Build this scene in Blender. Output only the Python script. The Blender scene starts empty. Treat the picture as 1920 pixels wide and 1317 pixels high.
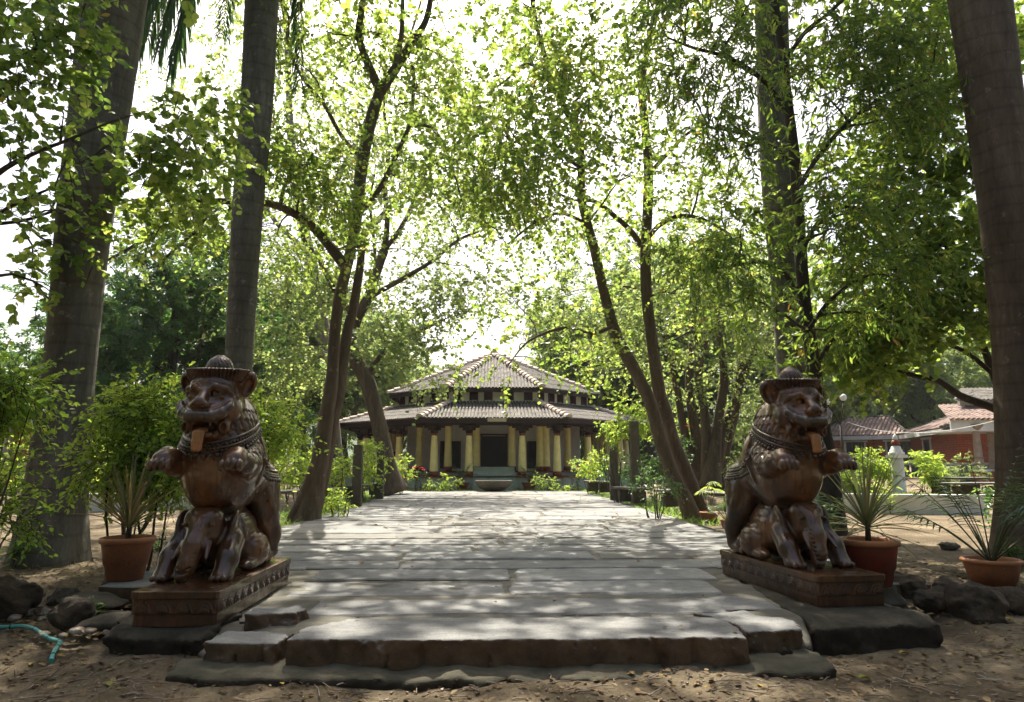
import bpy, bmesh, math, random
import numpy as np
from mathutils import Vector, Matrix
R = math.radians
rnd = random.Random(7)
rng = np.random.default_rng(7)
SC = bpy.context.scene
COL = SC.collection

# ---------------------------------------------------------------- camera
CAMZ = 1.5
PITCH = 9.4
YAW = 1.7            # turned this much to the right of the path's axis
FPX = 1280.0         # focal length in photo pixels (1920 wide)
cam_d = bpy.data.cameras.new('camera')
cam = bpy.data.objects.new('camera', cam_d)
COL.objects.link(cam)
cam.location = (0, 0, CAMZ)
cam.rotation_euler = (R(90 + PITCH), 0, R(-YAW))
cam_d.lens = 24
cam_d.sensor_width = 36
cam_d.clip_start = 0.05
cam_d.clip_end = 2000
SC.camera = cam

# ---------------------------------------------------------------- world and sun
SUN_EL = 56.0
SUN_AZ = -4.0         # degrees to the right of +Y (ahead of the camera)
world = bpy.data.worlds.new('World')
SC.world = world
world.use_nodes = True
wn = world.node_tree.nodes
wl = world.node_tree.links
bg = wn['Background']
sky = wn.new('ShaderNodeTexSky')
sky.sky_type = 'NISHITA'
sky.sun_disc = False
sky.sun_elevation = R(SUN_EL)
sky.sun_rotation = R(SUN_AZ)
sky.air_density = 1.0
sky.dust_density = 7.0
sky.ozone_density = 1.0
bg.inputs['Strength'].default_value = 0.115
wl.new(sky.outputs[0], bg.inputs[0])
sun_d = bpy.data.lights.new('sun', 'SUN')
sun_d.energy = 5.0
sun_d.angle = R(0.6)
sun_d.color = (1.0, 0.94, 0.82)
sun = bpy.data.objects.new('sun', sun_d)
COL.objects.link(sun)
_sd = Vector((math.sin(R(SUN_AZ)) * math.cos(R(SUN_EL)), math.cos(R(SUN_AZ)) * math.cos(R(SUN_EL)), math.sin(R(SUN_EL))))
sun.rotation_euler = _sd.to_track_quat('Z', 'Y').to_euler()
SC.view_settings.view_transform = 'Standard'
SC.view_settings.look = 'None'
SC.view_settings.exposure = 1.3
SC.view_settings.gamma = 1.0
SC.cycles.use_denoising = True
SC.cycles.max_bounces = 7
SC.cycles.diffuse_bounces = 4
SC.cycles.transmission_bounces = 5
SC.cycles.glossy_bounces = 3
SC.cycles.sample_clamp_indirect = 6

# ---------------------------------------------------------------- pixel <-> world (photo pixels, 1920 x 1317)
_M = Matrix.Rotation(R(-YAW), 3, 'Z') @ Matrix.Rotation(R(90 + PITCH), 3, 'X')

def ray(px, py):
    return _M @ Vector(((px - 960) / FPX, -(py - 658.5) / FPX, -1.0))

def W(px, py, Y):
    """point on the ray through a photo pixel at world distance Y"""
    d = ray(px, py)
    return Vector((0, 0, CAMZ)) + d * (Y / d.y)

def G(px, py, z=0.0):
    d = ray(px, py)
    return Vector((0, 0, CAMZ)) + d * ((z - CAMZ) / d.z)

# ---------------------------------------------------------------- tagging
def tag(o, label=None, cat=None, group=None, kind=None):
    if label: o['label'] = label
    if cat: o['category'] = cat
    if group: o['group'] = group
    if kind: o['kind'] = kind
    return o

def empty(name, loc=(0, 0, 0), rz=0.0, label=None, cat=None, group=None):
    o = bpy.data.objects.new(name, None)
    COL.objects.link(o)
    o.location = loc
    o.rotation_euler = (0, 0, rz)
    o.empty_display_size = 0.2
    return tag(o, label, cat, group)

def copy_tree(o, parent=None):
    c = o.copy()
    COL.objects.link(c)
    if parent: c.parent = parent
    for ch in list(o.children):
        copy_tree(ch, c)
    return c

# ---------------------------------------------------------------- mesh builder
class MB:
    def __init__(s):
        s.v = []; s.f = []; s.m = []; s.sm = []
    def add(s, verts, faces, mi=0, smooth=False):
        b = len(s.v)
        s.v.extend([tuple(p) for p in verts])
        for f in faces:
            s.f.append([b + i for i in f]); s.m.append(mi); s.sm.append(smooth)
    def box(s, c, d, rz=0.0, mi=0, jit=0.0, taper=1.0, top=(0, 0)):
        hx, hy, hz = d[0] / 2, d[1] / 2, d[2] / 2
        ca, sa = math.cos(rz), math.sin(rz)
        vs = []
        for z, k in ((-hz, 1.0), (hz, taper)):
            for x, y in ((-hx, -hy), (hx, -hy), (hx, hy), (-hx, hy)):
                x *= k; y *= k
                if z > 0: x += top[0]; y += top[1]
                x += rnd.uniform(-jit, jit); y += rnd.uniform(-jit, jit)
                vs.append((c[0] + x * ca - y * sa, c[1] + x * sa + y * ca, c[2] + z + rnd.uniform(-jit, jit)))
        s.add(vs, [(0, 3, 2, 1), (4, 5, 6, 7), (0, 1, 5, 4), (1, 2, 6, 5), (2, 3, 7, 6), (3, 0, 4, 7)], mi)
    def tube(s, pts, rad, seg=8, mi=0, caps=True, smooth=True, noise=0.0):
        pts = [Vector(p) for p in pts]
        n = len(pts)
        if not hasattr(rad, '__len__'): rad = [rad] * n
        b = len(s.v)
        up = Vector((0, 0, 1))
        t0 = (pts[1] - pts[0]).normalized()
        a = t0.cross(up)
        if a.length < 1e-3: a = Vector((1, 0, 0))
        a.normalize()
        for i in range(n):
            t = (pts[min(i + 1, n - 1)] - pts[max(i - 1, 0)])
            if t.length < 1e-9: t = t0.copy()
            t.normalize()
            a = a - t * a.dot(t)
            if a.length < 1e-6: a = t.orthogonal()
            a.normalize()
            c = t.cross(a)
            for k in range(seg):
                th = 2 * math.pi * k / seg
                r = rad[i] * (1 + (rnd.uniform(-noise, noise) if noise else 0))
                p = pts[i] + (a * math.cos(th) + c * math.sin(th)) * r
                s.v.append(tuple(p))
        for i in range(n - 1):
            for k in range(seg):
                k2 = (k + 1) % seg
                s.f.append([b + i * seg + k, b + i * seg + k2, b + (i + 1) * seg + k2, b + (i + 1) * seg + k]); s.m.append(mi); s.sm.append(smooth)
        if caps:
            s.f.append([b + k for k in reversed(range(seg))]); s.m.append(mi); s.sm.append(False)
            s.f.append([b + (n - 1) * seg + k for k in range(seg)]); s.m.append(mi); s.sm.append(False)
    def lathe(s, c, prof, seg=24, mi=0, smooth=True, ang0=0.0, sx=1.0, sy=1.0, caps=True):
        b = len(s.v)
        for r, z in prof:
            for k in range(seg):
                th = ang0 + 2 * math.pi * k / seg
                s.v.append((c[0] + r * sx * math.cos(th), c[1] + r * sy * math.sin(th), c[2] + z))
        for i in range(len(prof) - 1):
            for k in range(seg):
                k2 = (k + 1) % seg
                s.f.append([b + i * seg + k, b + i * seg + k2, b + (i + 1) * seg + k2, b + (i + 1) * seg + k]); s.m.append(mi); s.sm.append(smooth)
        if caps:
            s.f.append([b + k for k in reversed(range(seg))]); s.m.append(mi); s.sm.append(False)
            e = b + (len(prof) - 1) * seg
            s.f.append([e + k for k in range(seg)]); s.m.append(mi); s.sm.append(False)
    def prism(s, poly, z0, z1, mi=0, jit=0.0):
        n = len(poly)
        b = len(s.v)
        for p in poly: s.v.append((p[0], p[1], z0))
        for p in poly: s.v.append((p[0], p[1], z1 + (rnd.uniform(-jit, jit) if jit else 0)))
        s.f.append([b + i for i in reversed(range(n))]); s.m.append(mi); s.sm.append(False)
        s.f.append([b + n + i for i in range(n)]); s.m.append(mi); s.sm.append(False)
        for i in range(n):
            j = (i + 1) % n
            s.f.append([b + i, b + j, b + n + j, b + n + i]); s.m.append(mi); s.sm.append(False)
    def build(s, name, mats, parent=None, label=None, cat=None, group=None, kind=None, bevel=0.0, loc=None, sub=0):
        me = bpy.data.meshes.new(name)
        me.from_pydata(s.v, [], s.f)
        if not isinstance(mats, (list, tuple)): mats = [mats]
        for m in mats: me.materials.append(m)
        me.polygons.foreach_set('material_index', s.m)
        me.polygons.foreach_set('use_smooth', s.sm)
        me.update()
        o = bpy.data.objects.new(name, me)
        COL.objects.link(o)
        if parent: o.parent = parent
        if loc is not None: o.location = loc
        tag(o, label, cat, group, kind)
        if bevel > 0:
            md = o.modifiers.new('bevel', 'BEVEL'); md.width = bevel; md.segments = 2; md.limit_method = 'ANGLE'; md.angle_limit = R(40)
        if sub:
            md = o.modifiers.new('subsurf', 'SUBSURF'); md.levels = sub; md.render_levels = sub
        return o

def np_mesh(name, V, loops, starts, totals, mats, parent=None, attr=None, mi=None, smooth=True, label=None, cat=None, group=None, kind=None):
    me = bpy.data.meshes.new(name)
    me.vertices.add(len(V)); me.vertices.foreach_set('co', np.ascontiguousarray(V, dtype=np.float32).ravel())
    me.loops.add(len(loops)); me.loops.foreach_set('vertex_index', np.ascontiguousarray(loops, dtype=np.int32))
    me.polygons.add(len(starts)); me.polygons.foreach_set('loop_start', np.ascontiguousarray(starts, dtype=np.int32))
    me.polygons.foreach_set('loop_total', np.ascontiguousarray(totals, dtype=np.int32))
    if not isinstance(mats, (list, tuple)): mats = [mats]
    for m in mats: me.materials.append(m)
    if mi is not None: me.polygons.foreach_set('material_index', np.ascontiguousarray(mi, dtype=np.int32))
    me.polygons.foreach_set('use_smooth', np.full(len(starts), smooth))
    me.update(calc_edges=True)
    if attr is not None:
        at = me.attributes.new('tone', 'FLOAT', 'FACE')
        at.data.foreach_set('value', np.ascontiguousarray(attr, dtype=np.float32))
    o = bpy.data.objects.new(name, me)
    COL.objects.link(o)
    if parent: o.parent = parent
    return tag(o, label, cat, group, kind)

# ---------------------------------------------------------------- materials
def new_mat(name):
    m = bpy.data.materials.new(name); m.use_nodes = True
    nt = m.node_tree
    return m, nt, nt.nodes, nt.links, nt.nodes['Principled BSDF']

def ramp(nt, fac, stops):
    n = nt.nodes.new('ShaderNodeValToRGB')
    cr = n.color_ramp
    while len(cr.elements) > 1: cr.elements.remove(cr.elements[-1])
    cr.elements[0].position = stops[0][0]; cr.elements[0].color = (*stops[0][1], 1)
    for p, c in stops[1:]:
        e = cr.elements.new(p); e.color = (*c, 1)
    nt.links.new(fac, n.inputs[0])
    return n.outputs[0]

def noise(nt, scale=5.0, detail=6.0, rough=0.6, vec=None, dist=0.0, stretch=None, coord='Object'):
    if vec is None:
        tc = nt.nodes.new('ShaderNodeTexCoord'); vec = tc.outputs[coord]
    if stretch:
        mp = nt.nodes.new('ShaderNodeMapping'); mp.inputs['Scale'].default_value = stretch
        nt.links.new(vec, mp.inputs[0]); vec = mp.outputs[0]
    n = nt.nodes.new('ShaderNodeTexNoise')
    n.inputs['Scale'].default_value = scale; n.inputs['Detail'].default_value = detail
    n.inputs['Roughness'].default_value = rough; n.inputs['Distortion'].default_value = dist
    nt.links.new(vec, n.inputs['Vector'])
    return n.outputs[0]

def mixc(nt, fac, a, b, mode='MIX'):
    n = nt.nodes.new('ShaderNodeMix'); n.data_type = 'RGBA'; n.blend_type = mode
    if hasattr(fac, 'links') or not isinstance(fac, (int, float)): nt.links.new(fac, n.inputs[0])
    else: n.inputs[0].default_value = fac
    for i, x in ((6, a), (7, b)):
        if isinstance(x, tuple): n.inputs[i].default_value = (*x, 1)
        else: nt.links.new(x, n.inputs[i])
    return n.outputs[2]

def math_n(nt, op, a, b=None):
    n = nt.nodes.new('ShaderNodeMath'); n.operation = op
    for i, x in ((0, a), (1, b)):
        if x is None: continue
        if isinstance(x, (int, float)): n.inputs[i].default_value = x
        else: nt.links.new(x, n.inputs[i])
    return n.outputs[0]

def bump(nt, h, bs, strength=0.4, dist=0.02):
    n = nt.nodes.new('ShaderNodeBump'); n.inputs['Strength'].default_value = strength; n.inputs['Distance'].default_value = dist
    nt.links.new(h, n.inputs['Height']); nt.links.new(n.outputs[0], bs.inputs['Normal'])
    return n

def plain(name, a, b=None, scale=6.0, rough=0.8, bs=0.3, bd=0.01, stretch=None, detail=8.0, spec=0.3, lo=0.35, hi=0.65, fine=0.0):
    """two-tone mottled surface with bump"""
    m, nt, N, L, P = new_mat(name)
    b = b or tuple(x * 0.7 for x in a)
    nz = noise(nt, scale, detail, 0.65, stretch=stretch)
    c = ramp(nt, nz, [(lo, a), (hi, b)])
    if fine:
        n2 = noise(nt, scale * 9, 4, 0.7, stretch=stretch)
        c2 = ramp(nt, n2, [(0.3, (1 - fine,) * 3), (0.7, (1 + fine * 0.3,) * 3)])
        c = mixc(nt, 1.0, c, c2, 'MULTIPLY')
    L.new(c, P.inputs['Base Color'])
    P.inputs['Roughness'].default_value = rough
    P.inputs['Specular IOR Level'].default_value = spec
    if bs: 
        n3 = noise(nt, scale * 4, 8, 0.7, stretch=stretch)
        bump(nt, n3, P, bs, bd)
    return m

def leaf_mat(name, cols, trans, tw=0.5, rough=0.45, spec=0.35):
    """cols: stops for the tone attribute; trans: colour of light coming through"""
    m, nt, N, L, P = new_mat(name)
    at = N.new('ShaderNodeAttribute'); at.attribute_name = 'tone'
    c = ramp(nt, at.outputs['Fac'], cols)
    L.new(c, P.inputs['Base Color'])
    P.inputs['Roughness'].default_value = rough
    P.inputs['Specular IOR Level'].default_value = spec
    ct = ramp(nt, at.outputs['Fac'], trans)
    t = N.new('ShaderNodeBsdfTranslucent'); L.new(ct, t.inputs[0])
    mx = N.new('ShaderNodeMixShader'); mx.inputs[0].default_value = tw
    L.new(P.outputs[0], mx.inputs[1]); L.new(t.outputs[0], mx.inputs[2])
    L.new(mx.outputs[0], N['Material Output'].inputs[0])
    return m

M = {}
M['leaf_round'] = leaf_mat('leaf_round', [(0, (.05, .10, .02)), (.6, (.08, .14, .03)), (.99, (.12, .17, .03)), (1, (.16, .13, .03))],
                           [(0, (.16, .29, .04)), (.5, (.34, .47, .07)), (.8, (.50, .60, .10)), (.99, (.66, .68, .13)), (1, (.6, .4, .08))], .55)
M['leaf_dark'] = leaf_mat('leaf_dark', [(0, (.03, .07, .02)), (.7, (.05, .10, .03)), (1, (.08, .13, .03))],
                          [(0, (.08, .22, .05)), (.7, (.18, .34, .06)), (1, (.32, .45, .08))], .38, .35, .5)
M['leaf_lance'] = leaf_mat('leaf_lance', [(0, (.04, .08, .02)), (.7, (.07, .12, .025)), (.96, (.11, .15, .03)), (.99, (.2, .10, .03))],
                           [(0, (.14, .28, .04)), (.5, (.32, .45, .06)), (.8, (.50, .60, .09)), (.96, (.66, .68, .11)), (1, (.6, .3, .05))], .56, .4, .45)
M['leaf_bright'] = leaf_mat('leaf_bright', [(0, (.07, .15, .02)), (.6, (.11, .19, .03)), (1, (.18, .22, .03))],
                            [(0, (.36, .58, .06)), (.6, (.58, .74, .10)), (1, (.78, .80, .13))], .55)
M['leaf_far'] = leaf_mat('leaf_far', [(0, (.05, .09, .04)), (.6, (.08, .13, .05)), (1, (.11, .16, .05))],
                         [(0, (.19, .32, .08)), (.6, (.42, .53, .14)), (1, (.62, .66, .20))], .5)
M['frond'] = leaf_mat('frond', [(0, (.02, .06, .03)), (1, (.05, .10, .03))], [(0, (.05, .16, .05)), (1, (.25, .35, .06))], .3, .35, .5)
M['spike'] = leaf_mat('spike', [(0, (.09, .12, .06)), (.6, (.22, .20, .09)), (1, (.32, .19, .09))], [(0, (.16, .24, .07)), (1, (.5, .35, .14))], .32, .45, .4)
M['grass'] = leaf_mat('grass', [(0, (.06, .12, .02)), (1, (.12, .18, .03))], [(0, (.2, .4, .05)), (1, (.45, .55, .08))], .45)
M['litter'] = leaf_mat('litter', [(0, (.07, .04, .02)), (.5, (.16, .10, .05)), (.85, (.26, .19, .10)), (.93, (.3, .2, .03)), (1, (.22, .24, .05))],
                       [(0, (.1, .05, .02)), (1, (.3, .2, .05))], .15, .7, .2)
# ================================================================ leaves
def _fan(pts):
    return np.array(pts, dtype=np.float32)
# templates: verts in leaf space, x across, y along, z up; faces as index lists
def T_round():
    # two-lobed leaf folded along the midrib
    L = [(0, 0, 0), (-.30, .04, .05), (-.52, .34, .10), (-.50, .72, .08), (-.26, 1.0, .0), (0, .80, -.03)]
    Rr = [(.26, 1.0, .0), (.50, .72, .08), (.52, .34, .10), (.30, .04, .05)]
    v = _fan(L + Rr)
    return v, [[0, 5, 4, 3, 2, 1], [0, 9, 8, 7, 6, 5]]
def T_lance():
    v = _fan([(0, 0, 0), (-.13, .35, .03), (-.10, .7, -.02), (0, 1.0, -.16), (.10, .7, -.02), (.13, .35, .03), (0, .5, -.03)])
    return v, [[0, 6, 2, 1], [6, 3, 2], [0, 5, 4, 6], [6, 4, 3]]
def T_oval():
    v = _fan([(0, 0, 0), (-.28, .4, .07), (-.2, .75, .03), (0, 1.0, -.05), (.2, .75, .03), (.28, .4, .07)])
    return v, [[0, 3, 2, 1], [0, 5, 4, 3]]
def T_tuft():
    # three small leaflets: a far tree's leaf spray
    v = []; f = []
    for a, l in ((-.9, .8), (0, 1.0), (.9, .8), (2.6, .6)):
        b = len(v)
        d = np.array([math.sin(a), math.cos(a), 0]); p = np.array([math.cos(a), -math.sin(a), 0])
        o = d * .06
        v += [tuple(o), tuple(o + d * l * .5 - p * .2 * l + np.array([0, 0, .08])), tuple(o + d * l + np.array([0, 0, -.06])), tuple(o + d * l * .5 + p * .2 * l + np.array([0, 0, .04]))]
        f.append([b, b + 3, b + 2, b + 1])
    return _fan(v), f
TPL = {'round': T_round(), 'lance': T_lance(), 'oval': T_oval(), 'tuft': T_tuft()}

def leaf_arrays(kind, P, D, N, S, tone):
    """P points, D directions (leaf length), N approximate normals, S sizes"""
    tv, tf = TPL[kind]
    D = D / np.maximum(np.linalg.norm(D, axis=1, keepdims=True), 1e-6)
    X = np.cross(D, N); X /= np.maximum(np.linalg.norm(X, axis=1, keepdims=True), 1e-6)
    Z = np.cross(X, D)
    n = len(P)
    V = (P[:, None, :] + S[:, None, None] * (tv[None, :, 0:1] * X[:, None, :] + tv[None, :, 1:2] * D[:, None, :] + tv[None, :, 2:3] * Z[:, None, :]))
    k = len(tv)
    base = (np.arange(n) * k)[:, None]
    loops = []; tot = []
    fl = np.array([i for f in tf for i in f])
    tt = np.array([len(f) for f in tf])
    loops = (base + fl[None, :]).ravel()
    tot = np.tile(tt, n)
    at = np.repeat(tone, len(tf))
    return V.reshape(-1, 3), loops, tot, at

class Crown:
    """collects leaves on twigs; V, loops... arrays, plus twig tubes"""
    def __init__(s):
        s.P = []; s.D = []; s.N = []; s.S = []; s.T = []
        s.mb = MB()
    def leaves(s, P, D, N, S, T):
        s.P.append(P); s.D.append(D); s.N.append(N); s.S.append(S); s.T.append(T)
    def count(s): return sum(len(p) for p in s.P)
    def build(s, kind, mat, parent, name='crown', kindprop=None):
        P = np.concatenate(s.P); D = np.concatenate(s.D); N = np.concatenate(s.N); S = np.concatenate(s.S); T = np.concatenate(s.T)
        V, lo, tot, at = leaf_arrays(kind, P, D, N, S, T)
        st = np.concatenate([[0], np.cumsum(tot)[:-1]])
        return np_mesh(name, V, lo, st, tot, mat, parent, attr=at, smooth=False)

def rvec(n):
    v = rng.normal(size=(n, 3)); return v / np.linalg.norm(v, axis=1, keepdims=True)

def twig_leaves(cr, starts, dirs, length, nl, size, droop=0.35, spread=0.9, twigs=True, tr=0.004, tone_c=0.45, tone_w=0.22, flat=0.6):
    """starts (m,3), dirs (m,3): on each a curved twig of nl leaves"""
    m = len(starts)
    L = length * rng.uniform(.6, 1.3, m)
    t = np.linspace(.12, 1, nl)[None, :, None]
    side = rvec(m)
    dn = np.array([0, 0, -1.0])
    P = starts[:, None, :] + dirs[:, None, :] * (L[:, None, None] * t) + (dn * droop)[None, None, :] * (L[:, None, None] * t ** 2) + side[:, None, :] * (L[:, None, None] * .15 * t ** 2)
    tang = dirs[:, None, :] + dn * droop * 2 * t
    tang = tang / np.linalg.norm(tang, axis=2, keepdims=True)
    lat = np.cross(tang, np.array([0, 0, 1.0])[None, None, :]) + 1e-4
    lat /= np.linalg.norm(lat, axis=2, keepdims=True)
    sg = np.where(np.arange(nl) % 2 == 0, 1, -1)[None, :, None]
    J = rng.normal(size=(m, nl, 3)) * .45
    D = lat * sg * spread + tang * .7 + J + dn * .25
    N = np.array([0, 0, 1.0])[None, None, :] * flat + rng.normal(size=(m, nl, 3)) * .5
    S = size * rng.uniform(.6, 1.25, (m, nl))
    T = np.clip(rng.normal(tone_c, tone_w, (m, nl)) + rng.normal(0, .1, (m, 1)), 0, 1)
    q = rng.random((m, nl)) < .004
    T = np.minimum(T, .98); T[q] = 1.0
    cr.leaves(P.reshape(-1, 3), D.reshape(-1, 3), N.reshape(-1, 3), S.ravel(), T.ravel())
    if twigs:
        for i in range(m):
            cr.mb.tube([starts[i], P[i, nl // 2], P[i, -1]], [tr, tr * .7, tr * .3], 3, caps=False)

def curve_pts(a, b, n=5, sag=0.0, wob=0.08):
    a = Vector(a); b = Vector(b); L = (b - a).length
    o1 = Vector((rnd.uniform(-1, 1), rnd.uniform(-1, 1), rnd.uniform(-1, 1))) * L * wob * 1.5
    out = []
    for i in range(n + 1):
        t = i / n
        k = 4 * t * (1 - t)
        w = Vector((rnd.uniform(-1, 1), rnd.uniform(-1, 1), rnd.uniform(-1, 1))) * L * wob * .35 * (1 if 0 < i < n else 0)
        out.append(a.lerp(b, t) + o1 * k + Vector((0, 0, sag * L * k)) + w)
    return out

def blob(cr, skel, c, r, n, size, nl=10, tl=.45, sub=None, limb_r=.03, droop=.35, twigs=True, tone_c=.45, flat=.6, hollow=.25, far=False, sag=.08, spread=.9):
    """a clump of foliage: limb from the nearest skeleton point to the clump, sub-limbs, then twigs with leaves"""
    c = Vector(c)
    if not hasattr(r, '__len__'): r = (r, r, r)
    rm = max(r)
    if skel:
        # prefer points below the clump
        best = min(skel, key=lambda p: (Vector(p[0]) - c).length + max(0, p[0][2] - c[2]) * .8)
        a = Vector(best[0]); lr = min(limb_r, best[1] * .8)
        path = curve_pts(a, c, 5, sag=sag)
        cr.mb.tube(path, [lr * (1 - .6 * i / 5) for i in range(6)], 5, caps=False)
    else:
        path = [c]; lr = limb_r
    nsub = sub or max(4, int(6 * rm))
    m = max(1, int(n / nl))
    ends = []
    for i in range(nsub):
        v = rvec(1)[0] * (hollow + (1 - hollow) * rnd.random() ** .5)
        e = Vector((c[0] + v[0] * r[0], c[1] + v[1] * r[1], c[2] + v[2] * r[2]))
        ends.append(e)
        if skel and not far:
            s0 = path[rnd.randint(max(0, len(path) - 3), len(path) - 1)]
            pp = curve_pts(s0, e, 3, sag=.05)
            cr.mb.tube(pp, [lr * .35, lr * .28, lr * .2, lr * .1], 4, caps=False)
    E_ = np.array([tuple(e) for e in ends])
    idx = rng.integers(0, nsub, m)
    cl = rm * .38
    st = E_[idx] + rng.normal(size=(m, 3)) * cl * np.array([1, 1, .7])
    out = (st - np.array(tuple(c))) / np.array(r)
    out /= np.maximum(np.linalg.norm(out, axis=1, keepdims=True), 1e-4)
    d = out * .8 + rvec(m) * .8
    d /= np.linalg.norm(d, axis=1, keepdims=True)
    twig_leaves(cr, st, d, tl, nl, size, droop, spread, twigs and not far, tone_c=tone_c, flat=flat)

def smooth_path(pts, sub=4):
    """Catmull-Rom through points with radii: list of (Vector, r)"""
    out = []
    n = len(pts)
    for i in range(n - 1):
        p0 = pts[max(i - 1, 0)]; p1 = pts[i]; p2 = pts[i + 1]; p3 = pts[min(i + 2, n - 1)]
        for k in range(sub):
            t = k / sub
            def cr_(a, b, c, d):
                return 0.5 * ((2 * b) + (c - a) * t + (2 * a - 5 * b + 4 * c - d) * t * t + (3 * b - a - 3 * c + d) * t ** 3)
            out.append((cr_(p0[0], p1[0], p2[0], p3[0]), max(.004, cr_(p0[1], p1[1], p2[1], p3[1]))))
    out.append(pts[-1])
    return out

def traced(mb, pix, Y, seg=10, sub=4, kn=.03):
    """pix: list of (px, py, width_px[, Y]) in photo pixels; adds a limb, returns skeleton points"""
    pts = []
    for q in pix:
        y = q[3] if len(q) > 3 else Y
        p = W(q[0], q[1], y)
        # metric width: pixel width times camera depth
        dep = (p - Vector((0, 0, CAMZ))).dot(ray(960, 658.5).normalized())
        pts.append((p, q[2] * dep / FPX / 2))
    sp = smooth_path(pts, sub)
    mb.tube([p for p, r in sp], [r * (1 + rnd.uniform(-kn, kn)) for p, r in sp], seg, caps=True)
    return sp
# ================================================================ sculpting: blended solids on a grid, then surface nets
class Sculpt:
    def __init__(s, lo, hi, h):
        s.lo = np.array(lo, float); s.h = h
        s.n = np.ceil((np.array(hi) - s.lo) / h).astype(int) + 1
        s.F = np.full(tuple(s.n), 1.0, dtype=np.float32)
    def _sub(s, a, b, mg):
        i0 = np.maximum(((np.array(a) - mg - s.lo) / s.h).astype(int), 0)
        i1 = np.minimum(((np.array(b) + mg - s.lo) / s.h).astype(int) + 2, s.n)
        sl = tuple(slice(i0[k], i1[k]) for k in range(3))
        ax = [s.lo[k] + np.arange(i0[k], i1[k]) * s.h for k in range(3)]
        X, Y, Z = np.meshgrid(*ax, indexing='ij', sparse=True)
        return sl, X, Y, Z
    def _put(s, sl, d, k, op):
        F = s.F[sl]
        d = d.astype(np.float32)
        if op == 'add':
            if k > 0:
                hh = np.clip(.5 + .5 * (F - d) / k, 0, 1); s.F[sl] = F * (1 - hh) + d * hh - k * hh * (1 - hh)
            else: s.F[sl] = np.minimum(F, d)
        else:
            d = -d
            if k > 0:
                hh = np.clip(.5 - .5 * (F - d) / k, 0, 1); s.F[sl] = F * (1 - hh) + d * hh + k * hh * (1 - hh)
            else: s.F[sl] = np.maximum(F, d)
    def ell(s, c, r, k=.04, op='add', rx=0, ry=0, rz=0):
        rm = max(r)
        sl, X, Y, Z = s._sub(np.array(c) - rm, np.array(c) + rm, k + .03)
        x, y, z = X - c[0], Y - c[1], Z - c[2]
        if rx or ry or rz:
            m = (Matrix.Rotation(R(rz), 3, 'Z') @ Matrix.Rotation(R(ry), 3, 'Y') @ Matrix.Rotation(R(rx), 3, 'X')).transposed()
            x, y, z = (m[0][0] * x + m[0][1] * y + m[0][2] * z, m[1][0] * x + m[1][1] * y + m[1][2] * z, m[2][0] * x + m[2][1] * y + m[2][2] * z)
        k0 = np.sqrt((x / r[0]) ** 2 + (y / r[1]) ** 2 + (z / r[2]) ** 2)
        k1 = np.sqrt((x / r[0] ** 2) ** 2 + (y / r[1] ** 2) ** 2 + (z / r[2] ** 2) ** 2)
        d = k0 * (k0 - 1) / np.maximum(k1, 1e-6)
        s._put(sl, d, k, op)
    def cap(s, a, b, r0, r1, k=.04, op='add'):
        a = np.array(a, float); b = np.array(b, float); rm = max(r0, r1)
        sl, X, Y, Z = s._sub(np.minimum(a, b) - rm, np.maximum(a, b) + rm, k + .02)
        ab = b - a; L2 = float(ab @ ab) + 1e-9
        t = np.clip(((X - a[0]) * ab[0] + (Y - a[1]) * ab[1] + (Z - a[2]) * ab[2]) / L2, 0, 1)
        d = np.sqrt((X - a[0] - t * ab[0]) ** 2 + (Y - a[1] - t * ab[1]) ** 2 + (Z - a[2] - t * ab[2]) ** 2) - (r0 + (r1 - r0) * t)
        s._put(sl, d, k, op)
    def chain(s, pts, k=.03, op='add'):
        for p, q in zip(pts[:-1], pts[1:]):
            s.cap(p[:3], q[:3], p[3], q[3], k, op)
    def both(s, fn, *a, **kw):
        """mirror across x: fn is 'ell' / 'cap' / 'chain'"""
        getattr(s, fn)(*a, **kw)
        if fn == 'ell':
            c, r = a[0], a[1]; kw2 = dict(kw)
            for q in ('ry', 'rz'):
                if q in kw2: kw2[q] = -kw2[q]
            s.ell((-c[0], c[1], c[2]), r, *a[2:], **kw2)
        elif fn == 'cap':
            s.cap((-a[0][0], a[0][1], a[0][2]), (-a[1][0], a[1][1], a[1][2]), *a[2:], **kw)
        else:
            s.chain([(-p[0],) + tuple(p[1:]) for p in a[0]], *a[1:], **kw)
    def sample(s, p):
        q = (np.asarray(p) - s.lo) / s.h
        i = np.clip(np.floor(q).astype(int), 0, s.n - 2); f = q - i
        r = 0
        for dx in (0, 1):
            for dy in (0, 1):
                for dz in (0, 1):
                    w = (f[..., 0] if dx else 1 - f[..., 0]) * (f[..., 1] if dy else 1 - f[..., 1]) * (f[..., 2] if dz else 1 - f[..., 2])
                    r = r + w * s.F[i[..., 0] + dx, i[..., 1] + dy, i[..., 2] + dz]
        return r
    def hit(s, c, d, far=.8, off=0.0):
        """from outside towards c along -d: the surface point"""
        t = np.arange(far, 0, -s.h * .5)
        P = np.array(c)[None] + np.array(d)[None] * t[:, None]
        v = s.sample(P)
        k = np.argmax(v < 0)
        if not (v < 0).any(): return None
        return P[k] + np.array(d) * off
    def ripple(s, fn):
        """add a carved pattern: fn(X,Y,Z)->height added to the field"""
        ax = [s.lo[k] + np.arange(s.n[k]) * s.h for k in range(3)]
        X, Y, Z = np.meshgrid(*ax, indexing='ij', sparse=True)
        near = np.abs(s.F) < .05
        s.F = np.where(near, s.F + fn(X, Y, Z), s.F).astype(np.float32)
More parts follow.
